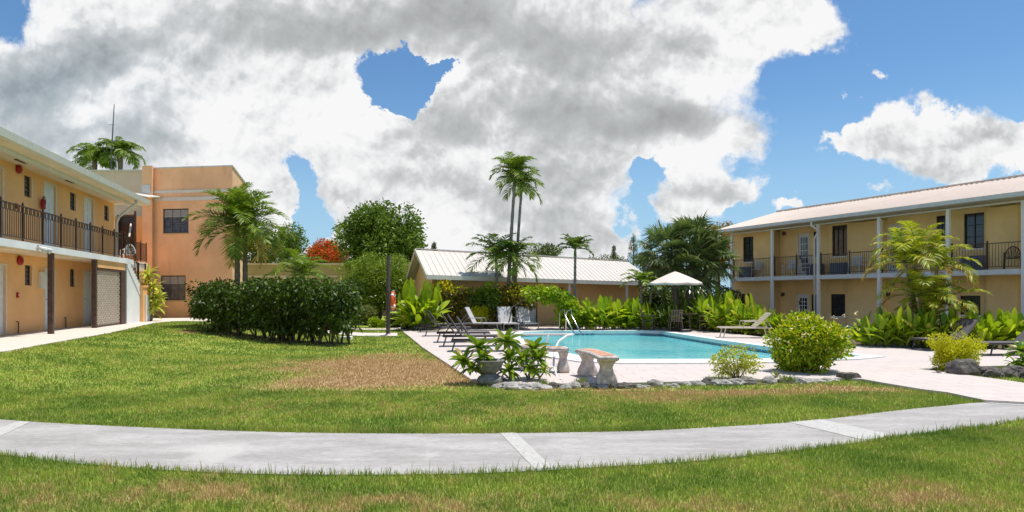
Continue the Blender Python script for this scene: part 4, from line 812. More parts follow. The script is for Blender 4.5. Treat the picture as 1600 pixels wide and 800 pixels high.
for px, rz, lb in ((1183, .5, 'white plastic chair on the far left balcony bay, right of the air conditioner'), (1233, .2, 'white plastic chair on the balcony just left of the glazed door'), (1256, -.6, 'white plastic chair standing in front of the upper glazed door'),
                   (1336, .3, 'white plastic chair on the balcony right of the large black window'), (1349, -.9, 'white plastic chair nearest the post left of the yellow palm'), (1400, .2, 'white plastic chair on the balcony behind the yellow palm fronds')):
    put_chair(ch, FR, px, .75 if px > 1200 else .45, Z2 + .002, fr + rz, lb, GC)
bc = make_chair('armchair', 'x', 'chair', 'frame_dark', 'round'); bc['used'] = 0; put_chair(bc, FR, 1582, .7, Z2 + .002, fr + .4, 'black round backed armchair at the right end of the balcony', None); del bc['used']
wc = make_chair('patio_chair', 'x', 'chair', 'plastic_white', 'round'); wc['used'] = 0; put_chair(wc, FL, 199, 1.3, ZS + .002, math.atan2(FL.u.y, FL.u.x) + 2.2, 'white round backed chair on the orange landing above the stairs', None)
del wc['used']; 
for o in list(bpy.data.objects):
    if 'used' in o.keys(): del o['used']
def make_lounger(label, fm, sm, back, group=None, straps=False, arms=True, leg=.3):
    o = empty('sun_lounger', label, 'sun lounger', (0, 0, 0), group=group); W = .31; L = 1.95; hb = .72; z = leg
    mb = MB()
    for sy in (-1, 1): mb.tube([(hb - .62, sy * W, z), (L, sy * W, z), (L + .02, sy * W, z - .02)], .022, 6)
    mb.tube([(L, -W, z), (L, W, z)], .022, 6); mb.tube([(hb, -W, z), (hb, W, z)], .018, 6); mb.build('frame', fm, o)
    for x in (.22, L - .18):
        for sy in (-1, 1): mb = MB(); mb.tube([(x, sy * W, z), (x + (.08 if x > 1 else -.1), sy * (W + .01), 0)], .021, 6); mb.build('leg', fm, o)
    mb = MB()
    if straps:
        x = hb + .05
        while x < L - .04: mb.box(x, x + .05, -W, W, z + .018, z + .03); x += .085
    else:
        n = 8; vs = []
        for i in range(n + 1):
            x = hb + (L - hb) * i / n; dz = -.022 * math.sin(math.pi * i / n)
            for y in (-W, -W * .4, W * .4, W): vs.append((x, y, z + .03 + (dz if abs(y) < W else 0)))
        mb.add(vs, [(i * 4 + j, i * 4 + j + 1, i * 4 + j + 5, i * 4 + j + 4) for i in range(n) for j in range(3)]); m0 = len(mb.v); mb.add([(x, y, q - .012) for x, y, q in vs], [(i * 4 + j + 4, i * 4 + j + 5, i * 4 + j + 1, i * 4 + j) for i in range(n) for j in range(3)])
    mb.build('seat', sm, o); mb = MB(); ca, sa_ = math.cos(back), math.sin(back); bl = .78
    for sy in (-1, 1): mb.tube([(hb, sy * W, z), (hb - bl * ca, sy * W, z + bl * sa_)], .02, 6)
    mb.tube([(hb - bl * ca, -W, z + bl * sa_), (hb - bl * ca, W, z + bl * sa_)], .02, 6); mb.build('back_frame', fm, o); mb = MB()
    if straps:
        t = .05
        while t < bl - .03: a, b = (hb - t * ca, z + t * sa_), (hb - (t + .05) * ca, z + (t + .05) * sa_); mb.hexa([(a[0], -W, a[1]), (a[0], W, a[1]), (b[0], W, b[1]), (b[0], -W, b[1]), (a[0] + .012, -W, a[1] + .01), (a[0] + .012, W, a[1] + .01), (b[0] + .012, W, b[1] + .01), (b[0] + .012, -W, b[1] + .01)]); t += .085
    else: mb.hexa([(hb - .02, -W + .01, z + .02), (hb - .02, W - .01, z + .02), (hb - (bl - .02) * ca, W - .01, z + (bl - .02) * sa_), (hb - (bl - .02) * ca, -W + .01, z + (bl - .02) * sa_), (hb - .005, -W + .01, z + .035), (hb - .005, W - .01, z + .035), (hb - (bl - .02) * ca + .015, W - .01, z + (bl - .02) * sa_ + .015), (hb - (bl - .02) * ca + .015, -W + .01, z + (bl - .02) * sa_ + .015)])
    mb.build('backrest', sm, o); mb = MB(); mb.tube([(hb - .5 * ca, -W, z + .5 * sa_), (hb - .62, -W, z)], .012, 5); mb.tube([(hb - .5 * ca, W, z + .5 * sa_), (hb - .62, W, z)], .012, 5); mb.build('back_prop', fm, o)
    if arms:
        for sy in (-1, 1): mb = MB(); mb.tube([(hb - .2, sy * (W + .03), z + .25), (hb + .38, sy * (W + .03), z + .22), (hb + .42, sy * (W + .03), z)], .018, 6); mb.build('armrest', fm, o)
    return o
DZ = Vector((0, 0, .052)); GL = 'dark sun loungers lined along the lawn side of the pool'
dl = make_lounger('x', 'frame_dark', 'sling_brown', R(54), GL, arms=False)
spots = [((652, 520.5), .14, 'dark sun lounger farthest from the camera in the row beside the lawn'), ((660, 527), .12, 'second farthest dark sun lounger of the raised row beside the lawn'), ((678, 537), .10, 'middle dark sun lounger of the raised row beside the lawn'),
         ((687, 543.5), .09, 'second nearest dark sun lounger of the raised row beside the lawn'), ((700, 551.5), .06, 'nearest dark sun lounger of the raised row, just behind the leafy plant and pot')]
for i, (p, rz, lb) in enumerate(spots):
    c = G(*p) + DZ
    if i == 0: dl.location = c; dl.rotation_euler = (0, 0, rz); dl['label'] = lb
    else: copy_tree(dl, c, rz, lb, GL).scale = (.92, .92, 1)
gl = make_lounger('grey sling sun lounger with raised back before the small lime shrub', 'frame_grey', 'sling_grey', R(62), 'grey sling loungers by the pool house'); gl.location = G(717, 517.6) + DZ; gl.rotation_euler = (0, 0, -.22)
copy_tree(gl, G(785, 515.2) + DZ, -1.35, 'grey sling sun lounger facing the camera under the dark round bush', 'grey sling loungers by the pool house')
copy_tree(gl, G(812, 514.6) + DZ, -1.3, 'grey sling sun lounger closest to the pale pool house door', 'grey sling loungers by the pool house')
sl = make_lounger('tan strap sun lounger with open slats on the far right side of the pool', 'frame_tan', 'frame_tan', R(42), None, True, leg=.36); sl.location = G(1207, 530) + DZ; sl.rotation_euler = (0, 0, R(180) - .12); sl.scale = (.95, 1, 1.0)
rl = make_lounger('dark sun lounger with upright grey back behind the golden round shrub', 'frame_dark', 'sling_brown', R(44), 'dark loungers near the right walkway', arms=False); rl.location = G(1519, 547.5) + DZ; rl.rotation_euler = (0, 0, R(180) + .30)
copy_tree(rl, G(1640, 557) + DZ, R(180) + .05, 'dark sun lounger at the right edge of the picture beyond the rocks', 'dark loungers near the right walkway')
# umbrella, table and wooden chairs
ub = G(1055, 519.0) + DZ; U = empty('parasol', 'cream canvas parasol on a dark pole over the wooden patio table', 'parasol', ub); YU = ub.y; zt_ = P(0, 424, YU).z - ub.z; zr_ = P(0, 442, YU).z - ub.z; ru = 42.5 / F0 * YU; n = 8; nn = 6
mb = MB(); vs = [(0, 0, zt_)]; fs = []
for k in range(1, nn + 1):
    for i in range(n * 4):
        a = 2 * math.pi * i / (n * 4) + .2; t = k / nn; sc = 1 - .045 * (1 - abs((i % 4) - 2) / 2 if False else (1 if i % 4 == 2 else .6 if i % 4 else 0)) * t; r_ = ru * t * sc; vs.append((r_ * math.cos(a), r_ * math.sin(a), zt_ - (zt_ - zr_) * (t ** 1.12) - (.03 * t * (1 if i % 4 == 2 else .7 if i % 4 else 0))))
m_ = n * 4
for i in range(m_): fs.append((0, 1 + i, 1 + (i + 1) % m_))
for k in range(nn - 1):
    for i in range(m_): fs.append((1 + k * m_ + i, 1 + (k + 1) * m_ + i, 1 + (k + 1) * m_ + (i + 1) % m_, 1 + k * m_ + (i + 1) % m_))
mb.add(vs, fs); mb.build('canopy', 'canvas', U, False); mb = MB()
o1 = 1 + (nn - 1) * m_; mb.add([vs[o1 + i] for i in range(m_)] + [(vs[o1 + i][0] * 1.0, vs[o1 + i][1] * 1.0, vs[o1 + i][2] - .07) for i in range(m_)], [(i, (i + 1) % m_, m_ + (i + 1) % m_, m_ + i) for i in range(m_)]); mb.build('valance', 'canvas', U)
mb = MB(); mb.tube([(0, 0, 0), (0, 0, zt_ + .04)], .024, 8); mb.build('pole', 'brown_wood', U); mb = MB(); mb.lathe([(.28, 0), (.28, .06), (.06, .1), (.04, .3)], n=16); mb.build('base', 'bronze_frame', U)
for i in range(n): a = 2 * math.pi * i / n + .2; mb = MB(); mb.tube([(0, 0, zt_ - .06), (ru * .97 * math.cos(a), ru * .97 * math.sin(a), zr_ - .02)], .01, 4); mb.tube([(0, 0, zr_ - .25), (ru * .55 * math.cos(a), ru * .55 * math.sin(a), (zt_ + zr_) / 2 - .02)], .008, 4); mb.build('rib', 'chair_wood', U)
tb = ub + Vector((.42, .15, 0)); T_ = empty('patio_table', 'round dark wooden table under the cream parasol', 'table', tb); mb = MB(); mb.lathe([(.5, .70), (.52, .71), (.52, .735), (.5, .74)], n=24); mb.build('tabletop', 'chair_wood', T_)
for i in range(4): a = i * math.pi / 2 + .5; mb = MB(); mb.tube([(.36 * math.cos(a), .36 * math.sin(a), 0), (.3 * math.cos(a), .3 * math.sin(a), .7)], .03, 6); mb.build('leg', 'chair_wood', T_)
cw = make_chair('garden_chair', 'x', 'chair', 'chair_wood', 'slat', 'wooden slat chairs around the patio table'); cw.location = ub + Vector((-.12, -.55, 0)); cw.rotation_euler = (0, 0, 3.05); cw['label'] = 'brown wooden slat chair with its back to the pool, under the parasol'
copy_tree(cw, ub + Vector((1.25, -.15, 0)), 4.2, 'brown wooden chair to the right of the round patio table', 'wooden slat chairs around the patio table')
copy_tree(cw, ub + Vector((-1.05, .35, 0)), 1.2, 'brown wooden chair half lost in leaves left of the parasol pole', 'wooden slat chairs around the patio table')
# stone benches
def bench(label, pts, halfw, leg_t, h, th=.09):
    """pts: centre line of the curved top in world metres; legs at the two given places"""
    base = Vector(((pts[0][0] + pts[-1][0]) / 2, (pts[0][1] + pts[-1][1]) / 2, .052)); o = empty('stone_bench', label, 'bench', base, group='stone benches beside the pool'); P_ = [Vector((p[0], p[1])) - base.xy for p in pts]
    m = []; K = 16
    def cv(t):
        f = t * (len(P_) - 1); i = min(int(f), len(P_) - 2); a, b = P_[i], P_[i + 1]; return a.lerp(b, f - i)
    cs = [(1 - t) ** 2 * P_[0] + 2 * t * (1 - t) * P_[1] + t * t * P_[2] for t in [i / K for i in range(K + 1)]]
    def ringpts(w, ext):
        L_, R_ = [], []
        for i, c in enumerate(cs):
            d = (cs[min(i + 1, K)] - cs[max(i - 1, 0)]).normalized(); nn_ = Vector((-d.y, d.x)); cc = c + d * (ext if i == K else -ext if i == 0 else 0); L_.append(cc + nn_ * w); R_.append(cc - nn_ * w)
        return L_ + R_[::-1]
    mb = MB(); prof = [(halfw - .035, .0, h - th), (halfw, .03, h - th + .03), (halfw, .03, h - .02), (halfw - .02, .01, h)]; rs = [[(p.x, p.y, z) for p in ringpts(w, e)] for w, e, z in prof]; N = len(rs[0]); vs = [p for r_ in rs for p in r_]
    fs = [(k * N + i, k * N + (i + 1) % N, (k + 1) * N + (i + 1) % N, (k + 1) * N + i) for k in range(3) for i in range(N)]
    def cap(off): return [(off + i, off + i + 1, off + N - 2 - i, off + N - 1 - i) for i in range(K)]
    mb.add(vs, fs + cap(3 * N) + [f[::-1] for f in cap(0)]); mb.build('bench_top', 'cement_bench', o)
    r_ = ringpts(halfw - .06, -.05); mb = MB(); mb.add([(p.x, p.y, h + .004) for p in r_], cap(0)); mb.build('painted_inset', 'terracotta_paint', o)
    for t in leg_t:
        i = int(t * K); c = cs[i]; d = (cs[min(i + 1, K)] - cs[max(i - 1, 0)]).normalized(); n_ = Vector((-d.y, d.x)); mb = MB(); pr = [(.17, 0), (.18, .05), (.165, .12), (.12, .22), (.10, .29), (.125, .35), (.15, h - th - .02), (.16, h - th)]; vs = []
        for w, z in pr:
            for a, b in ((-w * 1.0, -.085 * (w / .17) - .015), (w, -.085 * (w / .17) - .015), (w, .085 * (w / .17) + .015), (-w, .085 * (w / .17) + .015)): q = c + n_ * a + d * b; vs.append((q.x, q.y, z))
        k = len(pr); mb.add(vs, [(j * 4 + i2, j * 4 + (i2 + 1) % 4, (j + 1) * 4 + (i2 + 1) % 4, (j + 1) * 4 + i2) for j in range(k - 1) for i2 in range(4)] + [(3, 2, 1, 0), tuple((k - 1) * 4 + q for q in range(4))]); mb.build('pedestal', 'cement_bench', o, bevel=.02)
    return o
def gx(px, py, h=0): Y = (CH - h) * F0 / (py - HZ); return ((px - 800) / F0 * Y, Y)
bench('weathered stone bench with curved orange topped seat, nearest the rock border', [gx(912, 549, .50), gx(938, 553.5, .50), gx(951, 561.5, .50)], .175, (.16, .88), .50)
bench('weathered stone bench partly hidden behind the leafy plant and steel rail', [gx(884, 546, .50), gx(852, 546.5, .50), gx(815, 543, .50)], .175, (.12, .9), .50)
# rails
o = empty('pool_handrail', 'polished steel handrail at the far left end of the pool', 'handrail', G(884, 519) + DZ); b0 = o.location
for dx in (0, .42):
    mb = MB(); e1 = P(889, 485, 26.6) - b0; e2 = P(908, 521, 25.2) - b0; off = Vector((-dx * .6, dx * .8, 0)); mb.tube([Vector((0, 0, 0)) + off, Vector((.02, 0, .75)) + off, e1 + Vector((-.04, 0, 0)) + off, e1 + Vector((.08, -.1, .02)) + off, e1.lerp(e2, .25) + off, e2 + off, e2 + Vector((-.1, 0, -.25)) + off], .024, 8); mb.build('rail_tube', 'steel', o, True)
o = empty('entry_rail', 'white curved pipe rail beside the near stone benches', 'handrail', G(874, 598) + DZ); b0 = o.location; Y1 = b0.y
q = [P(877, 601, 11.6), P(871, 592, 12.0), P(865, 570, 12.7), P(866, 548, 13.2), P(873, 533, 13.6), P(886, 524, 13.9), P(896, 522.5, 13.9), P(880, 522.3, 14.2), P(820, 522.5, 14.8), P(800, 523, 15.0)]; q[0].z = .055
mb = MB(); mb.tube([p - b0 for p in q[:7]], .021, 8); mb.build('rail_tube', 'white_pipe', o, True); mb = MB(); mb.tube([p - b0 for p in q[6:]], .021, 8); mb.build('rail_tube', 'white_pipe', o, True)
mb = MB(); a_ = P(857, 524, 14.6) - b0; c_ = Vector((P(852, 560, 14.9).x, 14.9, .055)) - b0; mb.tube([a_, a_.lerp(c_, .5) + Vector((-.04, 0, 0)), c_], .019, 8); mb.build('rail_tube', 'white_pipe', o, True)
# bin, wooden post with rescue ring
bp = G(636, 515.2) + DZ; o = empty('litter_bin', 'dark brown round litter bin lined with a black bag beside the broad leaves', 'litter bin', bp); mb = MB(); mb.lathe([(.27, 0), (.30, .05), (.33, .76), (.335, .78)], n=20); mb.build('drum', 'bin_brown', o, True); mb = MB(); q = random.Random(3)
pr = [(.345, .62), (.35, .70), (.345, .80), (.32, .84), (.2, .80)]; vs = [((r + q.uniform(-.012, .012)) * math.cos(2 * math.pi * j / 24), (r + q.uniform(-.012, .012)) * math.sin(2 * math.pi * j / 24), z + q.uniform(-.02, .02)) for r, z in pr for j in range(24)]
mb.add(vs, [(i * 24 + j, i * 24 + (j + 1) % 24, (i + 1) * 24 + (j + 1) % 24, (i + 1) * 24 + j) for i in range(4) for j in range(24)]); mb.build('bin_liner', 'bin_bag', o)
pp_ = G(606.5, 525); o = empty('wooden_post', 'tall weathered wooden post at the corner of the lawn', 'post', pp_); mb = MB(); hh = P(0, 399, pp_.y).z; mb.tube([(0, 0, -.1), (.0, 0, hh * .5), (.02, 0, hh)], [.082, .078, .07], 8); mb.build('pole', 'weathered_wood', o); mb = MB(); mb.lathe([(.16, 0), (.13, .05), (.09, .09)], n=10); mb.build('footing', 'cement_bench', o)
rc = Vector((P(613.5, 468, pp_.y).x, pp_.y, P(0, 470, pp_.y).z)); o = empty('rescue_ring', 'orange and white rescue ring hanging edge on from the wooden post', 'life ring', rc)
for sec, mt, nm in (((0, 1), 'orange_plastic', 'ring'),):
    mb = MB(lambda x, y, z: (y * 1.0 + .02, x * .95, z)); N = 40; mb.tube([(.25 * math.cos(2 * math.pi * i / N), 0, .30 * math.sin(2 * math.pi * i / N)) for i in range(N + 1)], .062, 10); mb.build('ring', 'orange_plastic', o, True)
mb = MB(lambda x, y, z: (y + .02, x * .95, z))
for i in range(4): a = math.pi / 4 + i * math.pi / 2; mb.tube([(.25 * math.cos(a - .13), 0, .3 * math.sin(a - .13)), (.25 * math.cos(a + .13), 0, .3 * math.sin(a + .13))], .069, 10)
mb.build('white_band', 'plastic_white', o); mb = MB(); mb.tube([(-.06, 0, .33), (.0, .0, .4), (.09, -.05, .36)], .014, 5); mb.build('rope', 'plastic_white', o)
# stone urn
up = G(765, 603) ; up.z = .0; o = empty('stone_urn', 'grey stone urn planter on a round foot behind the leafy plant', 'planter', up + Vector((0, .15, 0))); o.scale = (.88, .88, .70); mb = MB(); mb.lathe([(.20, 0), (.25, .06), (.265, .14), (.22, .22), (.12, .27), (.12, .30)], n=24); mb.build('foot', 'pot_stone', o, True)
mb = MB(); mb.lathe([(.12, .29), (.17, .33), (.235, .42), (.255, .52), (.27, .58), (.295, .60), (.295, .63), (.25, .63), (.23, .55)], n=24); mb.build('bowl', 'pot_stone', o, True)
# rocks
def rock(name, label, p, sx, sy, sz, seed, mat='rock', group=None, cat='rock', box=False):
    bm = bmesh.new()
    if box: bmesh.ops.create_cube(bm, size=1.7); bmesh.ops.subdivide_edges(bm, edges=bm.edges[:], cuts=4, use_grid_fill=True)
    else: bmesh.ops.create_icosphere(bm, subdivisions=3, radius=1)
    q = random.Random(seed); off = Vector((q.uniform(0, 90), q.uniform(0, 90), q.uniform(0, 90)))
    for v in bm.verts:
        c = v.co.copy(); k = noise.noise(c * 1.1 + off) * .38 + noise.noise(c * 2.9 + off) * .22 + noise.noise(c * 7 + off) * .08
        c *= (1 + k * (.35 if box else 1)); c.z = max(c.z, -.55); v.co = Vector((c.x * sx, c.y * sy, (c.z + .5) * sz))
    me = bpy.data.meshes.new(name); bm.to_mesh(me); bm.free(); me.materials.append(MATS[mat]); o = bpy.data.objects.new(name, me); COL.objects.link(o); o.location = p; o.rotation_euler = (0, 0, q.uniform(-.4, .4)); return prop(o, label, cat, group)
q = random.Random(4); GRK = 'rough rocks of the low border along the lawn'; LRK = 'rough grey rock in the low stone border between lawn and pool deck'
border = [(782, 607.5), (830, 607.5), (880, 607), (930, 606), (980, 606), (1030, 605), (1080, 603), (1130, 602), (1170, 600.5), (1215, 599), (1250, 598), (1290, 597)]
x = 778.
while x < 1300:
    for i in range(len(border) - 1):
        if border[i][0] <= x <= border[i + 1][0] or (i == 0 and x < border[0][0]): t = (x - border[i][0]) / (border[i + 1][0] - border[i][0]); y = border[i][1] + t * (border[i + 1][1] - border[i][1]); break
    sz = q.uniform(.07, .16) * (1.35 if x < 850 else 1); c = G(x, y + q.uniform(-2, 1)); c.z = -.02; rock('rock', LRK, c, sz * q.uniform(.9, 1.5), sz * q.uniform(.7, 1), sz * q.uniform(.42, .68), int(x), 'rock' if q.random() < .8 else 'dark_rock', GRK); x += sz * 1000 / c.y * q.uniform(1.2, 2.0)
rock('stone_block', 'large flat brown stone block at the foot of the big green bush', G(1330, 595) + Vector((0, .1, -.02)), .20, .15, .115, 5, 'dark_rock', box=True)
rock('boulder', 'big dark squared boulder beside the golden round shrub', G(1516, 589) + Vector((0, .15, -.03)), .30, .22, .26, 8, 'dark_rock')
x = 1543.
while x < 1640: sz = q.uniform(.12, .19); c = G(x, 588.5 + (x - 1540) * .05 + q.uniform(-4, 1)); c.z = -.02; rock('rock', 'jagged dark rock in the pile right of the squared boulder', c, sz * 1.2, sz, sz * .8, int(x), 'dark_rock', 'jagged rocks right of the boulder'); x += q.uniform(8, 14)
for i in range(9): c = G(1462 + i * 9 + q.uniform(-3, 3), 584 + q.uniform(-1, 4)); c.z = -.02; rock('rock', 'small dark rock at the shaded foot of the golden round shrub', c, .1, .09, .06, i + 50, 'dark_rock', 'small rocks under the golden shrub')
bx = G(541, 531); o = empty('valve_box', 'small white box standing on the grass at the right end of the hedge', 'box', bx); mb = MB(); mb.box(-.2, .2, -.15, .15, 0, .12); mb.build('base', 'white_stucco', o, bevel=.01); mb = MB(); mb.tube([(0, 0, .12), (0, 0, .55)], .035, 8); mb.build('stub_pipe', 'white_pipe', o)
ms = P(176, 246, 49); o = empty('radio_mast', 'thin grey radio mast rising above the palms behind the roof', 'mast', (ms.x, 49, .34)); mb = MB(); ztop = P(0, 170, 49).z; mb.tube([(-.1, 0, 0), (-.1, 0, ztop * .75), (.12, 0, ztop)], [.09, .07, .03], 6); mb.build('pole', 'mast', o); mb = MB(); mb.box(-.3, .12, -.02, .02, ztop * .9, ztop * .9 + .03); mb.build('crossarm', 'mast', o)
# ---------------------------------------------------------------- planting
def base_at(px, Y, z=0): p = Vector(((px - 800) / F0 * Y, Y, 0)); p.z = gz(p.x) + z; return p
def hgt(py, Y, b): return CH + (HZ - py) / F0 * Y - b.z
m_ = lambda px, Y: px / F0 * Y
# hedge: one long mass of shrubs trimmed flat on top
Y0, Y1 = 23.2, 20.2; b = base_at(432, 21.6); o = empty('hedge', 'long dark green flat topped hedge with bare crooked stems on the lawn', 'hedge', b); q = random.Random(9); cl = []
def hp(px):  # centre line
    t = (px - 318) / (548 - 318); Y = Y0 + (Y1 - Y0) * t; return Vector(((px - 800) / F0 * Y, Y, 0))
for i in range(330):
    px = q.uniform(312, 552); c = hp(px); dz = q.uniform(-.75, .75); top = hgt(437, c.y, b) - .13; t = q.random(); low = .5 + .1 * math.sin(px * .05); z = low + (top - low) * t; wd = .75 * (1 - .25 * (1 - t)); edge = .0
    if px < 330: z = max(z, 1.0); 
    cl.append((tuple(Vector((c.x, c.y, z)) + Vector((0, q.uniform(-wd, wd), 0)) - Vector((b.x, b.y, 0))), (.3, .34, .22), q.uniform(.6, 1.2)))
V = crown(cl, 74, .15, shell=.5, droop=.35, upb=.1, asp=.46); npmesh('foliage', V, 4, LF, 'leaf_hedge', o); mb = MB()
for i in range(46):
    px = q.uniform(326, 545); c = hp(px) - Vector((b.x, b.y, 0)); c += Vector((0, q.uniform(-.5, .5), 0)); r_ = q.choice((.02, .025, .03, .05)); a = Vector((c.x, c.y, -.05)); a.z = gz(hp(px).x) - b.z - .05; e = Vector((c.x + q.uniform(-.5, .5), c.y + q.uniform(-.3, .3), q.uniform(.9, 1.5))); mb.tube([a, a.lerp(e, .5) + Vector((q.uniform(-.14, .14), q.uniform(-.1, .1), 0)), e], [r_ * 1.2, r_, r_ * .6], 6)
mb.build('stem', 'bark', o, True)
mulch = [(x, y) for x, y in [(hp(318 + i * 24).x, hp(318 + i * 24).y - .75 + .15 * math.sin(i * 2.1)) for i in range(10)] + [(hp(534 - i * 24).x, hp(534 - i * 24).y + .8 + .12 * math.sin(i * 1.7)) for i in range(10)]]
mb = MB(); k = 10; vs = [(x, y, gz(x) + .012) for x, y in mulch]; mb.add(vs, [(i, i + 1, 18 - i, 19 - i) for i in range(9)]); prop(mb.build('hedge_soil', 'soil'), kind='structure')
# palms
b = base_at(376, 25.5); palm('coconut_palm', 'bushy twin stemmed palm in front of the terracotta block, rising from the hedge', b, [(-.12, 0, -.14, 0, hgt(345, 25.5, b), 1), (.16, .1, .12, .1, hgt(352, 25.5, b), .95)], 'leaf_palm', 2.05, 28, .66, .046, .10, 1.05, 3, nleaf=30, els=(-.7, 1.6), hang=.30, dry=2, vshape=.55, bark='grey_bark')
b = base_at(472, 26.5); palm('young_palm', 'small young palm spreading just above the hedge top', b, [(0, 0, 0, 0, hgt(428, 26.5, b), 1)], 'leaf_palm', 1.7, 17, .5, .05, .08, 1.2, 5, nleaf=28, els=(-.1, 1.3), hang=.3)
for i, (px, lb) in enumerate(((148, 'left one of two dark palms behind the orange roof, beside the radio mast'), (188, 'right one of two dark palms behind the orange roof, touching the radio mast'))):
    b = base_at(px, 50); palm('royal_palm', lb, b, [(0, 0, 0, 0, hgt(247 - i * 8, 50, b), 1.0)], 'leaf_palm', 2.0, 28, .75, .07, .2, 1.5, 20 + i, 'dark palms behind the motel roof', nleaf=26, els=(-.2, 1.4), hang=.55)
b = base_at(792, 30.0); palm('tall_palm', 'tallest slender palm, its crown left of its twin high above the pool house', b, [(0, 0, .36, 0, hgt(284, 30, b), 1.05)], 'leaf_palm', 1.35, 20, .52, .055, .075, 1.05, 31, 'twin slender palms', nleaf=20, els=(-.1, 1.35), shaft=.55, hang=.35)
b = base_at(802, 30.3); palm('tall_palm', 'slightly shorter slender palm, right hand twin with drooping crown', b, [(0, 0, .38, 0, hgt(298, 30.3, b), 1.0)], 'leaf_palm', 1.35, 18, .52, .055, .07, 1.15, 33, 'twin slender palms', nleaf=20, els=(-.5, 1.2), shaft=.5, hang=.4)
b = base_at(777, 29.8); palm('short_palm', 'shorter palm left of the tall twin trunks before the white roof', b, [(0, 0, -.05, 0, hgt(406, 29.8, b), 1)], 'leaf_palm', 1.75, 18, .6, .06, .07, 1.05, 35, 'shorter palms at the foot of the tall twins', nleaf=20, els=(-.25, 1.3), shaft=.3, hang=.35)
b = base_at(801, 30.1); palm('short_palm', 'shorter palm right of the tall twin trunks before the white roof', b, [(0, 0, .05, 0, hgt(408, 30.1, b), .95)], 'leaf_palm', 1.75, 18, .6, .06, .07, 1.2, 38, 'shorter palms at the foot of the tall twins', nleaf=20, els=(-.5, 1.3), shaft=.3, hang=.35)
b = base_at(898, 29); palm('single_palm', 'lone small palm with upswept fronds standing before the pool house roof', b, [(0, 0, .02, 0, hgt(400, 29, b), 1)], 'leaf_dpalm', 1.05, 14, .42, .055, .065, 1.0, 41, nleaf=20, els=(.15, 1.3), shaft=.4, hang=.25)
b = base_at(1003, 29); palm('small_palm', 'small feathery palm with two stems left of the cream parasol', b, [(0, 0, -.05, 0, hgt(440, 29, b), 1), (.25, 0, .45, 0, hgt(448, 29, b), .8)], 'leaf_palm', 1.1, 13, .38, .045, .06, 1.2, 43, nleaf=22, els=(0, 1.3), hang=.3)
b = base_at(1078, 30); fanpalm('fan_palm', 'big shaggy fan palm crowns behind the parasol at the end of the balcony block', b, [(0, 0, hgt(415, 30, b), 1.0), (-1.1, .3, hgt(392, 30.3, b), .85), (1.0, .2, hgt(400, 30.2, b), .85), (.25, .5, hgt(376, 30.5, b), .85)], 'leaf_fan', 27, 1.5, 5)
b = base_at(1432, 19.6); q = random.Random(2)
tr = [(q.uniform(-.3, .3), q.uniform(-.2, .2), x, y, h, s) for x, y, h, s in ((-.35, 0, 2.6, 1.0), (.1, .2, 2.95, 1.0), (.6, -.1, 2.5, .95), (-.15, -.4, 1.55, .95), (.45, -.35, 1.35, .9), (.1, -.5, .9, .85))]
palm('areca_palm', 'yellow green clumping palm with brown hanging fronds before the right balcony', b, tr, 'leaf_areca', 1.5, 13, .42, .036, .045, 1.35, 47, nleaf=30, els=(-.1, 1.5), hang=.35, dry=2)
# background trees
tree('mango_tree', 'large round dark green tree behind the feathery tree at centre left', base_at(596, 47), P(0, 386, 47).z, (3.45, 3, 3.5), 96, 1.0, 290, .28, 'leaf_mango', .3, 3, bottom=-1.1)
tree('feathery_tree', 'light green feathery tree left of the pool house roof', base_at(592, 36), P(0, 446, 36).z, (2.4, 2, 2.1), 74, .7, 520, .13, 'leaf_feather', .13, 6, forks=3, bottom=-.8)
tree('green_tree', 'mid green tree peeping over the low beige building', base_at(448, 56), P(0, 388, 56).z, (1.9, 2, 2.2), 30, .85, 220, .2, 'leaf_mango', .2, 8)
fl = lambda lo, p: (lambda a: (np.random.default_rng(5).random(len(a)) < p) * 1.0 * (a[:, 2] > lo))
tree('flame_tree', 'flame tree with a flat crown of bright red blossom beside the round tree', base_at(512, 57), P(0, 402, 57).z, (2.3, 2, 1.3), 40, .65, 300, .17, 'leaf_mango', .2, 12, mats2=('leaf_red', lambda a: np.where(a[:, 2] > 4.2, .85, .35)), group='red flowering trees')
tree('flame_tree', 'dark tree dotted with a few red flowers behind the bushy palm', base_at(408, 52), P(0, 395, 52).z, (2.0, 2, 1.9), 34, .75, 260, .18, 'leaf_mango', .2, 14, mats2=('leaf_red', lambda a: np.where(a[:, 0] < -.3, .28, .02)), group='red flowering trees')
tree('flame_tree', 'flame tree with red blossom squeezed between fan palm and balcony block', base_at(1122, 43), P(0, 392, 43).z, (1.5, 1.5, 2.2), 34, .7, 240, .16, 'leaf_mango', .18, 15, mats2=('leaf_red', lambda a: np.full(len(a), .42)), group='red flowering trees')
tree('distant_tree', 'dull green treetop showing over the white roof behind the palms', base_at(848, 62), P(0, 399, 62).z, (2.2, 2, 1.3), 18, .7, 160, .2, 'leaf_far', .2, 17, group='treetops beyond the pool house')
tree('distant_tree', 'low dull green treetop right of the lone small palm', base_at(958, 66), P(0, 412, 66).z, (3.0, 2, 1.1), 26, .65, 160, .2, 'leaf_far', .2, 18, group='treetops beyond the pool house')
tree('distant_tree', 'green treetop on the skyline behind the fan palm', base_at(1010, 60), P(0, 408, 60).z, (1.6, 2, 1.2), 16, .65, 160, .2, 'leaf_far', .2, 19, group='treetops beyond the pool house')
tree('distant_tree', 'dense dark tree filling the gap between pool house and balcony block', base_at(1060, 48), P(0, 440, 48).z, (3.4, 2, 2.0), 40, .8, 200, .22, 'leaf_far', .2, 23, group='treetops beyond the pool house')
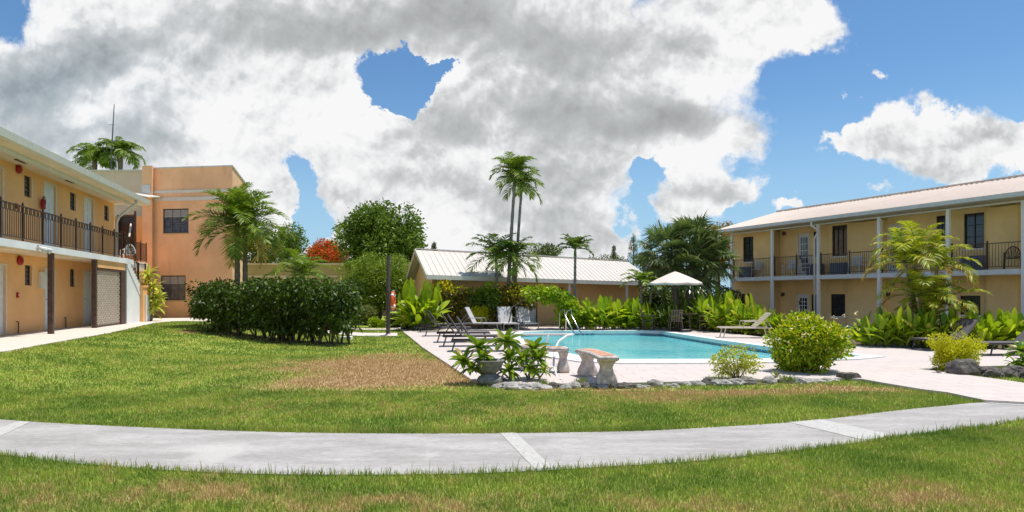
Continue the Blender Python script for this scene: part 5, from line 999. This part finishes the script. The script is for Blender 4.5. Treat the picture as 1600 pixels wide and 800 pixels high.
tree('distant_tree', 'dark leafy tree behind the flame tree and the round tree', base_at(640, 58), P(0, 430, 58).z, (4.5, 2, 2.2), 40, .9, 200, .24, 'leaf_far', .2, 24, group='treetops beyond the pool house')
tree('distant_tree', 'dark leafy mass behind the low beige building and young palm', base_at(475, 60), P(0, 425, 60).z, (5.5, 2, 2.0), 44, .9, 200, .24, 'leaf_far', .2, 25, group='treetops beyond the pool house')
def pine(px, Y, ytop, ybot, w, label, seed):
    b = base_at(px, Y); o = empty('casuarina_tree', label, 'pine tree', b, group='wispy pines on the skyline'); h = hgt(ytop, Y, b); z0 = hgt(ybot, Y, b); q = random.Random(seed); mb = MB(); mb.tube([(0, 0, 0), (0, 0, h * .7), (0, 0, h)], [.16, .09, .02], 6); cl = []
    for i in range(34): t = q.random(); z = z0 + (h - z0) * t; r_ = w * (1 - t) ** .6 * q.uniform(.3, 1); a = q.uniform(0, 6.28); e = (r_ * math.cos(a), r_ * math.sin(a), z + .3 * r_); mb.tube([(0, 0, z - .2), e], [.03, .008], 4); cl.append((e, (.16, .16, .34), 1))
    mb.build('trunk', 'bark', o); npmesh('crown', crown(cl, 46, .22, upb=1.2, asp=.16, droop=0), 4, LF, 'leaf_pine', o)
pine(990, 80, 369, 412, .85, 'tall wispy pine on the skyline right of the pool house roof', 1); pine(959, 82, 388, 412, .5, 'short wispy pine poking above the low treetops', 2); pine(678, 84, 382, 402, .5, 'small wispy pine above the left end of the white roof', 3)
# shrubs by the pool house
ylw = lambda z, w=.12, p=.85: (lambda a: np.clip((a[:, 2] - z) / w, 0, 1) * p)
YS = 27.9
def dome(name, px, Y, w, ytop, ybot, label, mat, m2, seed, cr=.3, per=150, leaf=.14, n=30, stems=5, srad=.03, group=None, cat='shrub', **k):
    b = base_at(px, Y); z1, z0 = hgt(ytop, Y, b), hgt(ybot, Y, b); return shrub(name, label, b, (m_(w / 2, Y), m_(w / 2, Y) * .8, (z1 - z0) / 2), (z1 + z0) / 2, n, cr, per, leaf, mat, seed, stems, m2, group, srad=srad, cat=cat, **k)
dome('croton_bush', 703, 29.3, 84, 436, 492, 'mushroom shaped dark croton topped with golden yellow leaves', 'leaf_croton', ('leaf_yellow', ylw(1.62, .22, .95)), 51)
dome('clipped_bush', 765, 29.4, 78, 440, 496, 'dark rounded bush under the shorter palms, left of the yellow speckled one', 'leaf_mango', ('leaf_bush', ylw(1.5, .3, .5)), 52)
dome('croton_bush', 803, 29.3, 70, 440, 500, 'dark croton speckled with yellow at the foot of the twin palms', 'leaf_croton', ('leaf_yellow', lambda a: np.clip((a[:, 2] - 1.3) / .4, 0, 1) * .45 * (a[:, 0] > -.3)), 53)
b = base_at(858, 28.0); o = empty('arching_shrub', 'leafy green shrub arching down to the right over the pool house wall', 'shrub', b); q = random.Random(6); cl = []
for i in range(52): px = q.uniform(822, 912); t = (px - 822) / 90; y = 458 + 8 * t + (0 if t < .55 else (t - .55) * 62) + q.uniform(-7, 7); p = P(px, y, 28 + q.uniform(-.3, .3)) - b; cl.append((tuple(p), (.26, .26, .19), 1))
npmesh('foliage', crown(cl, 70, .15, asp=.6, upb=.2), 4, LF, 'leaf_bush', o); mb = MB(); pts = [P(792, 505, 28.1) - b, P(800, 480, 28) - b, P(825, 464, 28) - b, P(870, 468, 28) - b, P(895, 490, 28) - b, P(908, 510, 28) - b]; pts[0].z = -.03; pts[-1].z = -.03; mb.tube(pts, [.035, .03, .025, .02, .02, .02], 7); mb.build('stem', 'bark', o, True)
dome('lime_shrub', 748, 28.9, 30, 474, 508, 'small bright lime shrub between the two grey loungers', 'leaf_gold', None, 55, .16, 120, .09, 22)
dome('lime_shrub', 588, 31, 34, 495, 514, 'low bright lime shrub left of the wooden post', 'leaf_bush', None, 56, .18, 110, .09, 22, group=None); dome('sage_shrub', 572, 33, 34, 474, 512, 'grey green bushy shrub behind the low lime shrub', 'leaf_sage', None, 57, .3, 170, .1, 24)
dome('dark_shrub', 618, 31, 30, 488, 514, 'low dark shrub between wooden post and litter bin', 'leaf_far', None, 58, .22, 120, .1, 18); dome('dark_shrub', 545, 33, 44, 484, 511, 'dark shrub behind the right end of the hedge', 'leaf_hedge', None, 59, .3, 130, .12, 20)
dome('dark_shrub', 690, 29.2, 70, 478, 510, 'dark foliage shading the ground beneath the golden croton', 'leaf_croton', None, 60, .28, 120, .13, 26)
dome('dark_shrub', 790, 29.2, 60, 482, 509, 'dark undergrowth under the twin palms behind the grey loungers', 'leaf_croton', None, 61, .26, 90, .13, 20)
GN = 'broad leaved ginger plants in the beds'
def gp(px, Y, w, ytop, n, label, seed, LL=.55, W=.15, mat='leaf_ginger', per=6, dy=.5, bend=.9, name='ginger_plant'):
    b = base_at(px, Y); return ginger(name, label, b, m_(w / 2, Y), dy, hgt(ytop, Y, b) * .95, n, LL, W, mat, seed, GN, per, bend=bend)
gp(658, 27.8, 46, 436, 26, 'tall broad leaved clump behind the litter bin, left of the golden croton', 61, .95, .26, per=5); gp(640, 28.4, 30, 462, 12, 'lower broad leaved clump directly above the litter bin', 62, .7, .2)
for i, (px, w, yt, lb) in enumerate(((893, 34, 470, 'broad leaved plant behind the steel pool handrail'), (925, 40, 464, 'broad leaved plant with lime leaves left in the long poolside row'), (960, 44, 467, 'broad leaved plant in the middle of the long poolside row'), (993, 40, 470, 'broad leaved plant at the parasol end of the long poolside row'))): gp(px, 28.2, w, yt - 5, 34, lb, 70 + i, .62, .18, per=8)
for i_, (px_, lb_) in enumerate(((1024, 'dark dense bush behind the wooden chairs and small palm'), (1058, 'dark dense bush behind the patio table'), (1096, 'dark dense bush behind the leaves right of the parasol'), (1136, 'dark dense bush against the left corner of the balcony block'))): dome('backdrop_bush', px_, 33 + i_, 52, 446, 506, lb_, 'leaf_far', None, 120 + i_, .42, 210, .15, 34, group='dark bushes behind the parasol')
gp(1030, 28.6, 40, 470, 26, 'darker broad leaved plant left behind the wooden chairs', 80, .5, .14, 'leaf_mango', 8); gp(1068, 29.2, 50, 462, 26, 'dark leaved plant directly behind the patio table', 81, .5, .14, 'leaf_mango', 8)
gp(1105, 27.6, 44, 458, 30, 'deep green broad leaved plant right of the patio table', 82, .6, .16, 'leaf_palm', 8); gp(1140, 26.4, 46, 452, 34, 'tall broad leaved plant below the corner of the balcony block', 83, .62, .17, per=8); gp(1172, 25.2, 40, 474, 30, 'bright broad leaved plant behind the tan strap lounger', 84, .55, .16, per=8)
gp(1205, 24.4, 36, 486, 20, 'low broad leaved plant between tan lounger and big green bush', 85, .5, .15, per=7); gp(1120, 28.6, 50, 440, 14, 'tall dark leaves against the white corner post', 86, .8, .2, 'leaf_palm', 6)
for i, (px, Y, w, yt, lb) in enumerate(((1362, 19.2, 34, 496, 'leftmost broad leaved plant below the right balconies'), (1392, 18.9, 36, 490, 'broad leaved plant under the left fronds of the yellow palm'), (1424, 18.7, 36, 488, 'broad leaved plant at the foot of the yellow palm'), (1456, 18.6, 34, 486, 'broad leaved plant left of the upright lounger back'),
        (1492, 18.6, 34, 482, 'broad leaved plant behind the upright lounger back'), (1530, 18.5, 30, 486, 'broad leaved plant with one very tall yellow leaf right of the lounger back'), (1562, 18.4, 30, 494, 'sparse broad leaved plant before the bare yellow wall at right'), (1594, 18.2, 36, 486, 'broad leaved plant at the right edge beyond the last lounger'))): gp(px, Y, w, yt - 3, 13, lb, 90 + i, .58, .165, per=6, dy=.3, bend=.6)
# near shrubs along the border
dome('big_bush', 1263, 12.9, 136, 489, 586, 'big dense green bush with yellow new leaves and tiny white flowers', 'leaf_bush', ('leaf_gold', lambda a: np.clip((a[:, 2] - .45) / 1.0, .03, .38)), 111, .22, 230, .078, 84, 11, .02)
o = bpy.data.objects['big_bush']; q = random.Random(3); fc = np.array([(q.uniform(-.7, .7), -q.uniform(.45, .7), q.uniform(.5, 1.25)) for i in range(26)]); fc = np.repeat(fc, 5, 0) + rng.normal(size=(130, 3)) * .015; npmesh('flower', leaves(fc, rng.normal(size=(130, 3)), np.full(130, .035), np.full(130, .025)), 4, LF, 'flower_white', o)
dome('sparse_bush', 1151, 11.9, 88, 536, 597, 'small open twiggy bush with variegated yellow leaves in front of the pool', 'leaf_variegated', None, 112, .10, 62, .05, 44, 12, .011, sspread=.12, bottom=-.9)
dome('golden_shrub', 1491, 13.2, 92, 517, 585, 'compact golden yellow round shrub beside the dark boulder', 'leaf_gold', None, 113, .16, 170, .045, 66, 12, .012, bottom=-.95)
dome('tiny_succulent', 1213, 11.9, 20, 581, 597, 'tiny upright succulent at the rock border between the two bushes', 'leaf_sage', None, 114, .05, 16, .05, 8, 5, .007)
for i, (px, py, lb) in enumerate(((1112, 600, 'small green grass tuft on the rocks left of the twiggy bush'), (1232, 599, 'round grassy tuft on the rocks before the big bush'), (908, 602, 'low weed growing among the rocks under the stone bench'), (850, 606, 'low weed growing among the rocks by the leafy plant'))):
    b = G(px, py); o = empty('grass_tuft', lb, 'grass tuft', b, group='weeds on the rock border'); N = 120; c = rng.normal(size=(N, 3)) * (.06, .04, 0) + (0, 0, .03); d = rng.normal(size=(N, 3)) * .4 + (0, 0, 1); npmesh('blade', leaves(c, d, rng.uniform(.07, .17, N), np.full(N, .009), .1), 4, LF, 'leaf_feather', o)
# plumeria like plants: crooked stems ending in rosettes
def rosette_plant(name, label, base, heads, seed, LL=.34, W=.095, mat='leaf_plumeria', nl=19, group=None, cat='plant', sr=.016):
    q = random.Random(seed); o = empty(name, label, cat, base, group=group); V = []; mb = MB(); vs = []
    for (hx, hy, hz, sc, root) in heads:
        h = Vector((hx, hy, hz)); r0 = Vector(root); mid = r0.lerp(h, .5) + Vector((q.uniform(-.05, .05), q.uniform(-.05, .05), -.06)); mb.tube([r0, mid, h.lerp(mid, .2), h], [sr * 1.2, sr, sr * .9, sr * .7], 7)
        for i in range(nl): az = i * 2.4 + q.uniform(-.3, .3); el = -.35 + 1.6 * (i / nl) + q.uniform(-.15, .15); V.append(bladeV(h + Vector((0, 0, .02)), (math.cos(az) * math.cos(el), math.sin(az) * math.cos(el), math.sin(el)), LL * sc * q.uniform(.75, 1.1), W * sc * q.uniform(.85, 1.15), .75, q))
    npmesh('leaf', np.array(V), 18, BF, mat, o); mb.build('stem', 'palm_bark', o, True); return o
def hd(px, py, Y, sc, b, root): p = P(px, py, Y) - b; return (p.x, p.y, p.z, sc, root)
GR = 'fleshy leaved rosette plants at the rock border'
b = base_at(800, 11.55); rosette_plant('frangipani', 'fleshy leaved plant sprawling left across the stone urn', b, [hd(725, 566, 11.4, 1.05, b, (.05, 0, 0)), hd(748, 546, 11.5, 1.05, b, (.05, 0, 0)), hd(738, 577, 11.3, .8, b, (0, 0, 0)), hd(757, 560, 11.35, .9, b, (0, 0, 0))], 7, group=GR)
b = base_at(805, 11.8); rosette_plant('frangipani', 'tallest fleshy leaved plant right of the stone urn', b, [hd(791, 536, 11.8, 1.2, b, (0, 0, 0)), hd(797, 560, 11.6, .85, b, (0, 0, 0)), hd(795, 582, 11.5, .9, b, (0, 0, 0))], 8, group=GR)
b = base_at(826, 11.7); rosette_plant('frangipani', 'fleshy leaved plant nearest the white pipe rail', b, [hd(833, 548, 11.8, 1.1, b, (0, 0, 0)), hd(842, 563, 11.6, .95, b, (.02, 0, 0)), hd(816, 562, 11.6, .9, b, (0, 0, 0)), hd(850, 581, 11.4, .5, b, (.05, 0, 0)), hd(828, 578, 11.5, .8, b, (0, 0, 0))], 9, group=GR)
b = base_at(1606, 13.6); rosette_plant('frangipani', 'fleshy leaved plant cut by the right edge above the jagged rocks', b, [hd(1594, 550, 13.6, 1.1, b, (0, 0, 0)), hd(1603, 568, 13.4, 1, b, (0, 0, 0)), hd(1612, 545, 13.8, 1.1, b, (0, 0, 0)), hd(1588, 572, 13.4, .8, b, (0, 0, 0))], 10, group=GR)
b = at(FL, FL.S(233, -.1), -.2, 0); Yb = b.y; rosette_plant('cordyline', 'tall speckled leafy plant at the foot of the white stairs', b, [(P(x, y, Yb) - b).to_tuple() + (1., (0, 0, 0)) for x, y in ((232, 441), (240, 450), (228, 452), (245, 465), (236, 470), (244, 480), (236, 488), (231, 428))], 12, .6, .11, 'leaf_variegated', 20, sr=.025)

# ---------------------------------------------------------------- camera, sun, sky
cam = bpy.data.cameras.new('camera'); cam.sensor_width = 36; cam.lens = 36 * F0 / 1600; cam.shift_y = (HZ - 400) / 1600; cam.clip_end = 3000
co = bpy.data.objects.new('camera', cam); COL.objects.link(co); co.location = (0, 0, CH); co.rotation_euler = (R(90), 0, 0); S.camera = co
ELEV, AZ = R(75), math.atan2(.96, .26)      # azimuth measured from +Y towards +X
sd = Vector((math.sin(AZ) * math.cos(ELEV), math.cos(AZ) * math.cos(ELEV), math.sin(ELEV)))
sun = bpy.data.lights.new('sun', 'SUN'); sun.energy = 3.5; sun.angle = R(.5); sun.color = (1, .96, .89); so = bpy.data.objects.new('sun', sun); COL.objects.link(so); so.rotation_euler = (-sd).to_track_quat('-Z', 'Y').to_euler(); so.location = (0, 0, 30)
w = bpy.data.worlds.new('World'); S.world = w; w.use_nodes = True; nt = NT(w.node_tree); bg = nt.n['Background']
sky = nt.node('ShaderNodeTexSky'); sky.sky_type = 'NISHITA'; sky.sun_disc = False; sky.sun_elevation = ELEV; sky.sun_rotation = AZ; sky.air_density = 1.0; sky.dust_density = .5; sky.ozone_density = 2.2
gen = nt.node('ShaderNodeTexCoord').outputs['Generated']; sep = nt.node('ShaderNodeSeparateXYZ'); nt.put(sep.inputs[0], gen)
yy = nt.m('MAXIMUM', nt.m('ABSOLUTE', sep.outputs[1]), .08); cmb = nt.node('ShaderNodeCombineXYZ'); nt.put(cmb.inputs[0], nt.m('DIVIDE', sep.outputs[0], yy)); nt.put(cmb.inputs[1], nt.m('DIVIDE', sep.outputs[2], yy)); uv = cmb.outputs[0]
def K(l): return [((a - 800) / 1000, (460 - b_) / 1000, c / 1000, d / 1000, e) for a, b_, c, d, e in l]
wn = nt.v('SUBTRACT', nt.noise(uv, 7, 7, .62, color=True), (.5, .5, .5)); wb = nt.v('SUBTRACT', nt.noise(uv, 2.6, 3, .5, color=True), (.5, .5, .5))
uw = nt.v('ADD', nt.v('ADD', uv, nt.v('MULTIPLY', wn, (.17, .17, 0))), nt.v('MULTIPLY', wb, (.09, .09, 0)))
us = nt.v('ADD', nt.v('ADD', uv, nt.v('MULTIPLY', wn, (.07, .05, 0))), nt.v('MULTIPLY', nt.v('SUBTRACT', nt.noise(uv, 5, 3, .5, color=True), (.5, .5, .5)), (.22, .16, 0)))
cover = nt.blobs(uw, K([(300, 130, 620, 420, 2.2), (880, 90, 330, 150, 2.0), (1230, 40, 100, 62, 1.5), (1150, 90, 70, 70, .7), (850, 300, 140, 110, 1.3), (760, 370, 150, 40, .8), (250, 400, 420, 60, 1.6), (690, 390, 150, 40, 1.2), (1090, 285, 80, 38, 1.6), (1160, 302, 34, 18, 1.0), (1040, 322, 45, 16, 1.0), (1150, 212, 45, 34, 1.2),
    (1450, 220, 112, 52, 2.0), (1422, 172, 48, 42, 1.8), (1345, 240, 60, 26, 1.1), (1520, 235, 75, 52, 1.7), (1590, 205, 60, 46, 1.6), (1480, 275, 70, 26, 1.1), (1365, 300, 42, 11, 1.0), (1240, 322, 36, 9, .95), (1350, 108, 15, 9, .75), (1322, 165, 12, 8, .62), (945, 388, 34, 9, .9),
    (620, 132, 62, 42, -4.0), (672, 104, 60, 16, -2.6), (487, 306, 22, 46, -3.6), (500, 360, 26, 30, -3.0), (-10, 15, 34, 30, -4.0), (1005, 262, 48, 36, -1.6), (990, 330, 16, 50, -1.6), (1240, 150, 60, 60, -.8)]))
def billow(vec):
    vo = nt.node('ShaderNodeTexVoronoi', feature='F1'); nt.put(vo.inputs['Vector'], vec); vo.inputs['Scale'].default_value = 10.5; vo.inputs['Detail'].default_value = 3; vo.inputs['Roughness'].default_value = .62; vo.inputs['Lacunarity'].default_value = 2.3
    return vo.outputs['Distance']
uq = nt.v('ADD', uv, nt.v('MULTIPLY', wn, (.05, .05, 0))); b0 = billow(uq); b1 = billow(nt.v('ADD', uq, (-.006, .016, 0)))
det = nt.noise(uv, 8, 6, .6, .25); fine = nt.noise(uv, 34, 4, .65); soft = nt.noise(uv, 5.5, 3, .5)
dens = nt.m('ADD', nt.m('SUBTRACT', cover, .45), nt.m('ADD', nt.m('MULTIPLY', nt.m('SUBTRACT', det, .5), .9), nt.m('ADD', nt.m('MULTIPLY', nt.m('SUBTRACT', .5, b0), .6), nt.m('MULTIPLY', nt.m('SUBTRACT', fine, .5), .25))))
alpha = nt.ramp(nt.m('DIVIDE', dens, nt.m('ADD', .20, nt.ramp(soft, .38, .62, 0, .75))), .0, 1)
shade = nt.blobs(us, K([(100, 150, 150, 85, .42), (60, 205, 140, 50, .25), (260, 20, 90, 40, .2), (420, 40, 200, 55, .38), (640, 30, 150, 50, .42), (790, 50, 130, 50, .34), (500, 145, 130, 34, .20), (1020, 192, 150, 34, .46), (930, 195, 210, 50, .36), (940, 60, 140, 34, .28), (870, 120, 80, 60, .36), (1060, 50, 60, 36, .2),
    (700, 200, 50, 45, .36), (860, 285, 90, 30, .40), (890, 345, 60, 22, .25), (640, 245, 170, 18, .20), (590, 300, 140, 20, .26), (770, 330, 60, 26, .22), (235, 220, 50, 50, .32), (1100, 300, 60, 14, .14), (1430, 245, 60, 16, .22), (170, 70, 60, 40, .18),
    (60, 40, 50, 40, -.22), (235, 105, 34, 34, -.26), (140, 145, 36, 30, -.26), (330, 215, 70, 45, -.28), (560, 175, 70, 60, -.30), (700, 110, 30, 30, -.25), (1200, 60, 90, 50, -.30), (1090, 130, 70, 22, -.30), (840, 125, 26, 20, -.2), (1440, 190, 90, 40, -.25), (1150, 215, 30, 30, -.25), (360, 330, 60, 50, -.2)]))
def lit_(sc, dt, ro, L, di=0.): return nt.m('SUBTRACT', nt.noise(uv, sc, dt, ro, di), nt.noise(nt.v('ADD', uv, (-L * .35, L, 0)), sc, dt, ro, di))
r1 = lit_(3.6, 5, .45, .055, .5); r2 = lit_(11, 5, .52, .016, .3); relv = nt.m('SUBTRACT', b1, b0)
sh = nt.m('MULTIPLY', shade, nt.m('ADD', .62, nt.m('MULTIPLY', nt.noise(nt.v('MULTIPLY', us, (1, 1.8, 1)), 5, 4, .5), .76)))
rim = nt.ramp(dens, .0, .75, -.16, .05)
g0 = nt.m('ADD', nt.m('ADD', sh, rim), .09)
lit = nt.ramp(g0, .25, .95, 1, .5)
g1 = nt.m('SUBTRACT', g0, nt.m('MULTIPLY', lit, nt.m('ADD', nt.m('MULTIPLY', r1, 1.9), nt.m('ADD', nt.m('MULTIPLY', r2, 1.0), nt.m('MULTIPLY', relv, .46)))), clamp=True)
CG = nt.m('ADD', 6.95, nt.ramp(sep.outputs[2], .46, .85, 0, 22))  # cloud gain, raised overhead out of view as added fill light
cr = nt.node('ShaderNodeValToRGB'); nt.put(cr.inputs[0], g1); e = cr.color_ramp.elements; e[0].position = 0; e[0].color = (.93, .93, .93, 1); e[1].position = 1; e[1].color = (.36, .37, .375, 1)
for p_, c_ in ((.18, (.83, .835, .84)), (.4, (.62, .635, .645)), (.6, (.51, .525, .53)), (.8, (.44, .453, .457))): x = e.new(p_); x.color = (*c_, 1)
tint = nt.mix(nt.blobs(uv, K([(80, 170, 260, 130, .8)])), (1, 1, 1), (.80, .96, 1.10)); tint = nt.mix(g1, (1, 1, 1), tint)
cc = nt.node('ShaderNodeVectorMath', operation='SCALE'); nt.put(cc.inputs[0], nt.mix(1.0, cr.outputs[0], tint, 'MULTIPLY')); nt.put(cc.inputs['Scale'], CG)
# the same clouds carry on round the back of the camera; above the frame, brightened as added fill
skyc = nt.mix(1.0, sky.outputs[0], (.58, .79, .92), 'MULTIPLY'); skyc = nt.mix(nt.ramp(sep.outputs[2], -.02, .32, .85, 0), skyc, (2.9, 4.5, 5.9))
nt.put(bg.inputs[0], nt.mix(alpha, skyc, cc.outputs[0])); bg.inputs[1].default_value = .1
w.cycles.sampling_method = 'NONE'
S.view_settings.view_transform = 'Standard'; S.view_settings.look = 'None'; S.view_settings.gamma = 1; S.view_settings.exposure = .54; S.view_settings.use_curve_mapping = False
S.cycles.max_bounces = 6; S.cycles.diffuse_bounces = 3; S.cycles.glossy_bounces = 3; S.cycles.transmission_bounces = 3; S.cycles.transparent_max_bounces = 6; S.cycles.use_denoising = True
